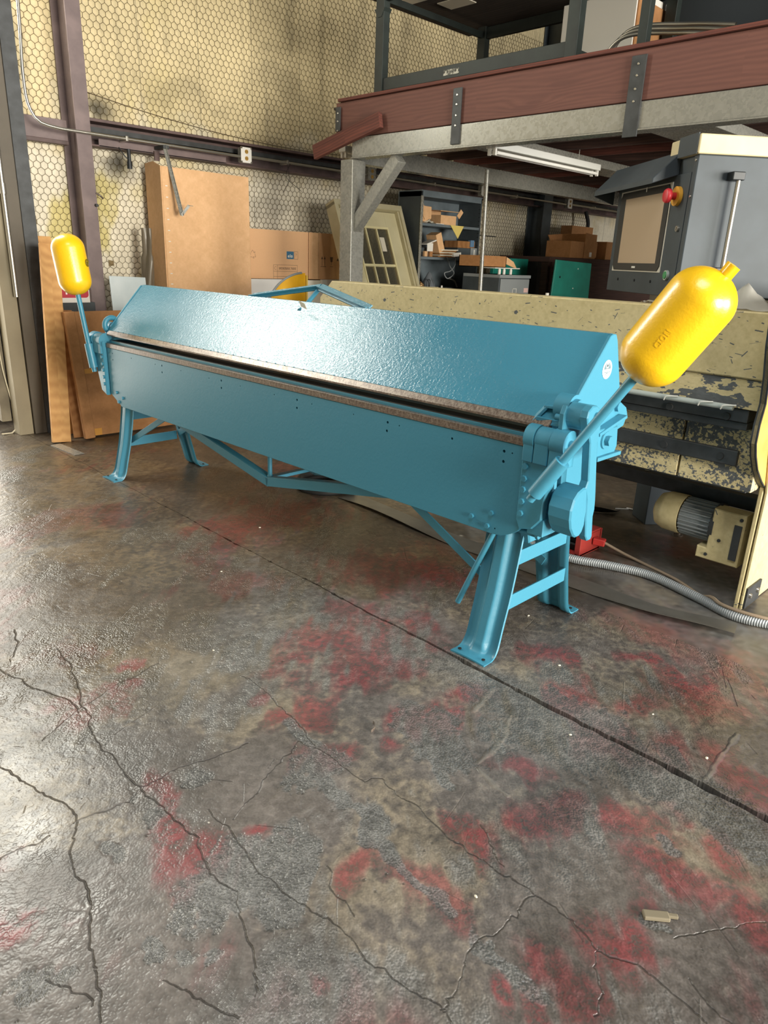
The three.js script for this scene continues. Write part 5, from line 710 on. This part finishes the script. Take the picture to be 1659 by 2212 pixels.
{ const f = thing('card_file', 'grey metal card file with a pale label on the middle shelf', 'box', [-6.1, 1.60, -7.38]); part(f, 'body', bb(-6.30, 1.602, -7.50, -6.02, 1.72, -7.16, 0.003), M.cabDark); part(f, 'front', bb(-6.018, 1.602, -7.52, -6.005, 1.725, -7.40, 0.003), M.grey); part(f, 'label_strip', bb(-6.005, 1.635, -7.475, -6.002, 1.705, -7.455), M.white); }
one('white_carton', 'small white box lying at the front of the paper pile', 'box', bar([-5.995, 1.63, -7.02], [-5.995, 1.645, -7.16], 0.045, 0.08, 0.004), M.white);
for (const [k, z, h, m] of [[0, -6.49, 0.05, M.blackPaint], [1, -6.57, 0.06, M.card], [2, -6.66, 0.085, M.cardOld]]) card('small_box', ['little black tin at the left end of the middle shelf', 'little tan box at the left of the middle shelf', 'upright brown packet left of the paper pile'][k], -6.10, 1.601, z - 0.05, -6.02, 1.601 + h, z, m);
one('cable_loop', 'grey cable looping down from the middle shelf', 'cable', tube([[-5.99, 1.61, -6.93], [-5.985, 1.5, -7.0], [-5.985, 1.42, -7.08], [-6.0, 1.36, -6.98], [-6.0, 1.42, -6.92], [-5.99, 1.45, -7.02], [-5.985, 1.52, -7.09], [-5.985, 1.60, -7.09]], 0.006, 70, 6), M.grey);
one('plastic_bag', 'grey plastic bag on the lowest visible shelf', 'bag', fin(surf((u, v) => { const a = u * Math.PI * 2, r = 0.11 * (1 - v) ** 0.7 * (0.85 + 0.3 * vn(u * 8, v * 5)) + 0.004; return [-6.12 + Math.cos(a) * r * 0.8, 1.222 + v * 0.21, -6.78 + Math.sin(a) * r]; }, 22, 14)), mat('#6a7076', 0.25));
{ const p = thing('parts_heap', 'heap of brass and copper fittings at the left of the lowest visible shelf', 'fittings', [-6.08, 1.22, -6.56], { kind: 'stuff' }); const gs = [], r = mulberry(88); for (let k = 0; k < 46; k++) { const a = r() * 6.28, q = r() * 0.08, y = 1.235 + r() * 0.07 * (1 - q / 0.1), d = [r() - 0.5, r() - 0.5, r() - 0.5], c = [-6.06 + Math.cos(a) * q * 0.6, y, -6.57 + Math.sin(a) * q]; gs.push(cyl(c, [c[0] + d[0] * 0.05, c[1] + Math.abs(d[1]) * 0.04, c[2] + d[2] * 0.05], 0.009, 0.009, 8)); } part(p, 'fittings', gs, mat('#b59468', 0.35, 0.6)); }
one('wire_hoop', 'bent black wire hoop standing in the fittings', 'wire', tube([[-6.04, 1.23, -6.66], [-6.04, 1.33, -6.665], [-6.04, 1.345, -6.69], [-6.04, 1.33, -6.71], [-6.04, 1.23, -6.705]], 0.005, 24, 6), M.blackPaint);
one('small_lever', 'curved chrome lever on the lowest visible shelf', 'lever', tube([[-6.03, 1.36, -7.05], [-6.02, 1.33, -7.14], [-6.02, 1.26, -7.20]], 0.009, 16, 6), M.conduit);
one('tin', 'small white tin among the fittings on the lowest visible shelf', 'tin', cyl([-6.04, 1.222, -6.93], [-6.04, 1.275, -6.93], 0.012, 0.012, 12), M.white);
card('metal_block', 'dark metal block at the middle of the lowest visible shelf', -6.12, 1.221, -7.12, -6.0, 1.255, -6.96, M.darkSteel);
card('long_part', 'pale machined part lying left of the grey bag', -6.06, 1.221, -6.90, -6.0, 1.245, -6.72, M.grey);
// upright pipe
one('upright_pipe', 'slim galvanised pipe standing between shelf cabinet and filing cabinet', 'pipe', cyl([-4.30, 0.0, -5.52], [-4.345, 2.33, -5.50], 0.019, 0.019, 16), M.galv);
// filing cabinet group
{ const f = thing('filing_cabinet', 'grey steel filing cabinet with a label holder behind the press brake', 'cabinet', [-5.4, 0, -7.27]); part(f, 'body', bb(-5.75, 0, -7.57, -5.21, 1.435, -6.97, 0.004), M.cabDark); part(f, 'top_rim', bb(-5.74, 1.40, -7.575, -5.195, 1.435, -6.965, 0.003), M.grey); for (const [y0, y1] of [[1.10, 1.39], [0.75, 1.085], [0.40, 0.735], [0.05, 0.385]]) { const d = part(f, 'drawer', bb(-5.21, y0, -7.55, -5.195, y1, -6.99, 0.003), M.grey); part(d, 'label_holder', [bb(-5.195, y1 - 0.11, -7.30, -5.190, y1 - 0.105, -7.22), bb(-5.195, y1 - 0.17, -7.30, -5.190, y1 - 0.165, -7.22), bb(-5.195, y1 - 0.17, -7.225, -5.190, y1 - 0.105, -7.22), bb(-5.195, y1 - 0.17, -7.30, -5.190, y1 - 0.105, -7.295)], M.white); } part(f, 'sticker', bb(-5.1945, 1.24, -7.535, -5.1935, 1.29, -7.45), mat('#dcb9b3', 0.7), 'small pink and white sticker'); }
for (const [k, z] of [[0, -7.08], [1, -7.17], [2, -7.30]]) one('jar', ['left white jar on the filing cabinet', 'middle white jar on the filing cabinet', 'right white jar on the filing cabinet'][k], 'jar', [cyl([-5.3, 1.436, z], [-5.3, 1.49, z], 0.018, 0.018, 14), cyl([-5.3, 1.49, z], [-5.3, 1.50, z], 0.014, 0.014, 14)], M.white, { group: 'jars on the filing cabinet' });
one('white_tray', 'white plate resting on the jars of the filing cabinet', 'tray', bb(-5.45, 1.501, -7.40, -5.24, 1.512, -6.92, 0.003), M.white);
{ const b = thing('open_carton', 'open brown carton on the white tray of the filing cabinet', 'box', [-5.4, 1.512, -7.0]); part(b, 'body', [bb(-5.62, 1.513, -7.20, -5.30, 1.52, -6.72), bb(-5.31, 1.513, -7.20, -5.30, 1.635, -6.72), bb(-5.62, 1.513, -7.20, -5.61, 1.635, -6.72), bb(-5.62, 1.513, -6.73, -5.30, 1.635, -6.72), bb(-5.62, 1.513, -7.20, -5.30, 1.635, -7.19)], M.cardOld); part(b, 'flap', plateX([[-7.20, 1.635], [-7.18, 1.56], [-7.44, 1.50], [-7.36, 1.58]], -5.32, -5.312), M.card, 'open flap, in paler card to look lit'); }  // flap in lighter card than the body, as if light fell on it
// right part of the wall: green screen, boxes
{ const g = thing('green_board', 'green metal board with a grommet leaning right of the filing cabinet', 'board', [-5.0, 0, -8.2]); part(g, 'board', plateX([[-7.77, 1.625], [-8.58, 1.60], [-8.62, 0.9], [-7.72, 0.9]], -5.01, -4.99, 0.003), M.teal2); part(g, 'grommet', cyl([-4.99, 1.43, -7.88], [-4.985, 1.43, -7.88], 0.012, 0.012, 12), M.hole); for (const [y, z] of [[1.53, -8.27], [1.30, -8.20]]) part(g, 'screw', cyl([-4.99, y, z], [-4.984, y, z], 0.008, 0.007, 8), M.white); part(g, 'leg', [bb(-5.05, 0, -7.80, -5.01, 0.95, -7.76), bb(-5.05, 0, -8.58, -5.01, 0.95, -8.54)], M.darkSteel); }
one('green_partition', 'green partition standing behind the filing cabinet', 'partition', bb(-5.85, 0, -8.36, -5.80, 1.625, -7.62, 0.004), M.teal2);
one('workbench', 'brown wooden bench holding cartons at the far right of the wall', 'bench', [bb(-6.3, 1.60, -11.5, -5.5, 1.665, -8.4, 0.004), bb(-6.25, 0, -8.55, -6.15, 1.6, -8.45), bb(-5.65, 0, -8.55, -5.55, 1.6, -8.45), bb(-5.65, 0, -11.45, -5.55, 1.6, -11.35), bb(-6.25, 0, -11.45, -6.15, 1.6, -11.35), bb(-5.56, 1.0, -11.4, -5.52, 1.6, -8.5)], M.joistDark);
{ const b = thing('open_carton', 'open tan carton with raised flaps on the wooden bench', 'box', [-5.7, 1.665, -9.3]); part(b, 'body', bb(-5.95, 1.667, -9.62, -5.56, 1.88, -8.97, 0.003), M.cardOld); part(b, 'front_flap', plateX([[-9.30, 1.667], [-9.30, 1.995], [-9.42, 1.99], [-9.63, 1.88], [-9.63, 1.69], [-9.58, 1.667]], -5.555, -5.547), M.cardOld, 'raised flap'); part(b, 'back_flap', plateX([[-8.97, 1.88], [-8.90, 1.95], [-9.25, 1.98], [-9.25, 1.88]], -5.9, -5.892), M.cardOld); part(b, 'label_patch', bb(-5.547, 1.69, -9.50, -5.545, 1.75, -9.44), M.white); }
card('carton', 'carton behind the open one on the wooden bench', -6.15, 1.667, -9.95, -5.75, 2.0, -9.65, M.cardOld);
card('carton', 'tan carton near the control cabinet on the wooden bench', -5.95, 1.667, -10.35, -5.6, 1.91, -9.98, M.cardOld);
card('carton', 'pale wide carton leaning on the wall behind the wooden bench', -6.6, 1.667, -10.92, -6.4, 2.15, -10.3, M.cardOld);
one('white_bottle', 'small white cylinder standing behind the press brake near the green board', 'bottle', cyl([-4.6, 1.05, -7.05], [-4.6, 1.27, -7.05], 0.02, 0.02, 14), M.white);
one('parts_shelf', 'low dark shelf behind the press brake below the green board', 'shelf', [bb(-4.8, 0, -7.9, -4.4, 1.05, -6.6, 0.004)], M.cabDark);
card('paper_stack', 'pale papers on the low dark shelf below the green board', -4.75, 1.051, -7.8, -4.45, 1.20, -7.3, M.paper);
{ const r = thing('wall_rod', 'thin dark rod with a hook on the netted wall right of the upright pipe', 'rod', [-6.86, 1.8, -8.6]); part(r, 'rod', cyl([-6.86, 1.93, -8.3], [-6.86, 1.925, -9.0], 0.006, 0.006, 8), M.darkSteel); part(r, 'hook', cyl([-6.86, 1.93, -8.75], [-6.86, 1.83, -8.76], 0.005, 0.005, 6), M.darkSteel); }
one('hanging_cable', 'dark cables hanging down the grey column at the right of the wall', 'cable', [tube([[-6.57, 2.4, -9.72], [-6.56, 2.0, -9.70], [-6.56, 1.7, -9.74]], 0.008, 24, 6), tube([[-6.62, 2.4, -11.0], [-6.58, 2.2, -11.05], [-6.6, 1.9, -10.95], [-6.58, 1.7, -11.05]], 0.03, 24, 7)], M.blackRubber);
// junk in the store past the doorway
{ const r = thing('store_shelf', 'dim steel shelving in the store past the left doorway', 'shelf', [-8.6, 0, -2.55]); for (const [x, z] of [[-9.4, -2.1], [-7.8, -2.1], [-9.4, -3.1], [-7.8, -3.1]]) part(r, 'upright', bb(x - 0.02, 0, z - 0.02, x + 0.02, 2.2, z + 0.02), M.darkSteel); for (const y of [0.25, 0.6, 0.95, 1.3, 1.65]) part(r, 'shelf_board', bb(-9.42, y, -3.12, -7.78, y + 0.03, -2.08), M.darkSteel); }
{ const r = mulberry(321); const nm = ['grey', 'brown', 'pale', 'black', 'rusty']; const mm = [M.grey, M.cardOld, M.paper, M.blackPaint, M.joist]; for (let k = 0; k < 10; k++) { const y = [0.28, 0.63, 0.98, 1.33, 1.68][k >> 1], h = 0.08 + r() * 0.16, z = -2.12 - (k & 1) * 0.42; card('store_box', `${nm[k >> 1]} box on the ${['lowest', 'second', 'third', 'fourth', 'top'][k >> 1]} store shelf, ${k & 1 ? 'farther in' : 'nearer the doorway'}`, -8.0 - r() * 0.3, y + 0.003, z - 0.2 - r() * 0.15, -7.82, y + h, z, mm[(k * 3 + 1) % 5], { group: 'boxes in the store' }); } }
card('floor_block', 'small dark block on the floor past the left doorway', -7.55, 0, -2.22, -7.2, 0.07, -2.0, M.blackPaint);
// ------------------------------------------------------------------ things on the floor
{ const p = thing('foot_pedal', 'red foot pedal with a black front beside the folding brake', 'pedal', [-1.96, 0, -3.55]); part(p, 'casing', [bb(-2.10, 0.0, -3.66, -1.845, 0.012, -3.44), bb(-2.10, 0.115, -3.66, -1.845, 0.13, -3.44, 0.004), bb(-1.88, 0.0, -3.66, -1.845, 0.125, -3.44, 0.004), bb(-2.10, 0, -3.66, -2.08, 0.125, -3.44, 0.004), bb(-2.10, 0, -3.67, -1.845, 0.125, -3.65)], mat('#96302b', 0.55)); part(p, 'pedal_plate', bar([-1.98, 0.02, -3.62], [-1.98, 0.06, -3.46], 0.012, 0.18, 0.002), M.blackRubber); part(p, 'front_mat', bb(-2.08, 0.012, -3.50, -1.88, 0.115, -3.49), M.blackRubber, 'black rubber front'); part(p, 'cord_grip', bar([-1.845, 0.07, -3.58], [-1.78, 0.068, -3.60], 0.04, 0.045, 0.006), M.red); }
{ const h = one('conduit_hose', 'thick grey flexible conduit hose snaking on the floor to the press brake', 'hose', tube([[-2.6, 0.024, -3.42], [-2.2, 0.024, -3.36], [-1.85, 0.024, -3.34], [-1.65, 0.024, -3.42], [-1.45, 0.024, -3.47], [-1.15, 0.024, -3.40], [-0.95, 0.024, -3.34], [-0.78, 0.024, -3.40], [-0.4, 0.024, -3.7]], 0.023, 120, 12), mat('#90969a', 0.45, 0.1, { bumpMap: greyTex(new Float32Array(512 * 512).map((_, i) => 0.5 + 0.5 * Math.sin((i % 512) / 512 * Math.PI * 64)), 512, [3, 3]), bumpScale: 0.003 })); }
one('pedal_cable', 'thin brown cable from the red foot pedal to the press brake', 'cable', tube([[-1.785, 0.068, -3.60], [-1.68, 0.03, -3.63], [-1.55, 0.009, -3.63], [-1.33, 0.009, -3.56], [-1.16, 0.012, -3.462], [-1.09, 0.05, -3.40], [-1.02, 0.055, -3.345], [-0.85, 0.052, -3.36], [-0.5, 0.01, -3.65]], 0.0085, 90, 8), mat('#8b7a66', 0.6));
{ const pts = [[-3.48, -3.14], [-3.1, -3.12], [-2.5, -3.08], [-2.0, -3.10], [-1.6, -3.12], [-1.25, -3.13], [-0.90, -3.22]], c = new THREE.CatmullRomCurve3(pts.map(([x, z]) => new THREE.Vector3(x, 0.004, z)));
  one('sheet_offcut', 'long curled strip of thin sheet metal lying under and beyond the folding brake', 'metal strip', shell((u, v) => { const p = c.getPoint(v), t = c.getTangent(v), w = (u - 0.5) * mix(0.16, 0.13, v); return [p.x - t.z * w, 0.006 + 0.02 * Math.max(0, Math.sin(v * 9)) * u + 0.012 * sst(0.8, 1, v), p.z + t.x * w]; }, 3, 70, 0.0015), mat(W1, 0.4, 0.6, { map: tone('#8d8b85', '#6f6d68', 1.5, nCoarse, 512, 0.8) })); }
{ const t = new THREE.TorusGeometry(0.19, 0.022, 10, 40); t.rotateX(Math.PI / 2); t.translate(-3.72, 0.023, -3.15); const t2 = t.clone(); t2.translate(0.02, 0.042, 0.01); one('hose_coil', 'dark coiled hose on the floor under the folding brake', 'hose', [fin(t), fin(t2)], M.blackRubber); }
{ const b = thing('anchor_bolt', 'loose bolt with a washer on the floor left of the motor', 'bolt', [-1.64, 0, -4.25]); part(b, 'washer', cyl([-1.64, 0, -4.25], [-1.64, 0.006, -4.25], 0.035, 0.035, 18), M.rawSteel); part(b, 'nut', cyl([-1.64, 0.006, -4.25], [-1.64, 0.03, -4.25], 0.022, 0.022, 6), M.rawSteel); part(b, 'stud', cyl([-1.64, 0.03, -4.25], [-1.64, 0.05, -4.25], 0.010, 0.010, 10), M.rawSteel); }
one('wire_straw', 'two thin pale wires crossing on the floor under the press brake', 'wire', [cyl([-2.14, 0.004, -4.40], [-1.96, 0.004, -4.58], 0.004, 0.004, 6), cyl([-2.09, 0.010, -4.46], [-1.93, 0.010, -4.48], 0.004, 0.004, 6)], M.white);
one('dark_strap', 'dark curved strap lying on the floor under the press brake', 'strap', shell((u, v) => { const a = -0.4 + v * 2.1; return [-2.45 + Math.sin(a) * 0.35, 0.004 + 0.05 * u * Math.sin(v * 3.1), -4.35 + Math.cos(a) * 0.2 + (u - 0.5) * 0.05]; }, 3, 24, 0.002), M.blackRubber);
one('metal_sliver', 'small curved sliver of shiny metal lying on the red paint', 'metal scrap', shell((u, v) => { const a = v * 1.5; return [-1.475 + Math.cos(a) * 0.035 - 0.035, 0.001 + 0.012 * u, -1.475 - Math.sin(a) * 0.04 + 0.01]; }, 2, 12, 0.0012), M.rawSteel);
one('wood_chip', 'small splintered wood chip on the floor at lower right', 'wood chip', [bar([-0.475, 0.008, -1.468], [-0.425, 0.007, -1.512], 0.013, 0.026, 0.004, [0, 1, 0]), bar([-0.462, 0.006, -1.49], [-0.41, 0.006, -1.53], 0.010, 0.012, 0.003, [0, 1, 0])], mat('#7a725f', 0.85));
{ const r = mulberry(17); for (let k = 0; k < 9; k++) { const [x, z] = [[-3.35, -2.32], [-1.28, -2.35], [-0.86, -2.32], [-2.3, -1.35], [-1.0, -1.98], [-0.62, -2.22], [-2.95, -1.8], [-1.62, -2.62], [-0.8, -1.2]][k]; one('stone_chip', ['tiny pale chip under the middle of the folding brake', 'tiny pale chip on the floor right of the near front foot', 'tiny pale chip past the floor joint at the right', 'tiny pale chip in the open floor left of the middle', 'tiny pale chip beside the floor joint near the near foot', 'tiny pale chip right of the floor joint', 'tiny pale chip on the floor before the folding brake', 'tiny pale chip behind the near front foot', 'tiny pale chip low in the open floor at right'][k], 'chip', fin(new THREE.DodecahedronGeometry(0.0035 + r() * 0.002, 0).scale(1.5, 0.6, 1).rotateY(r() * 6).translate(x, 0.003, z)), M.paper, { group: 'chips on the floor' }); } }
renderer.render(scene, camera);
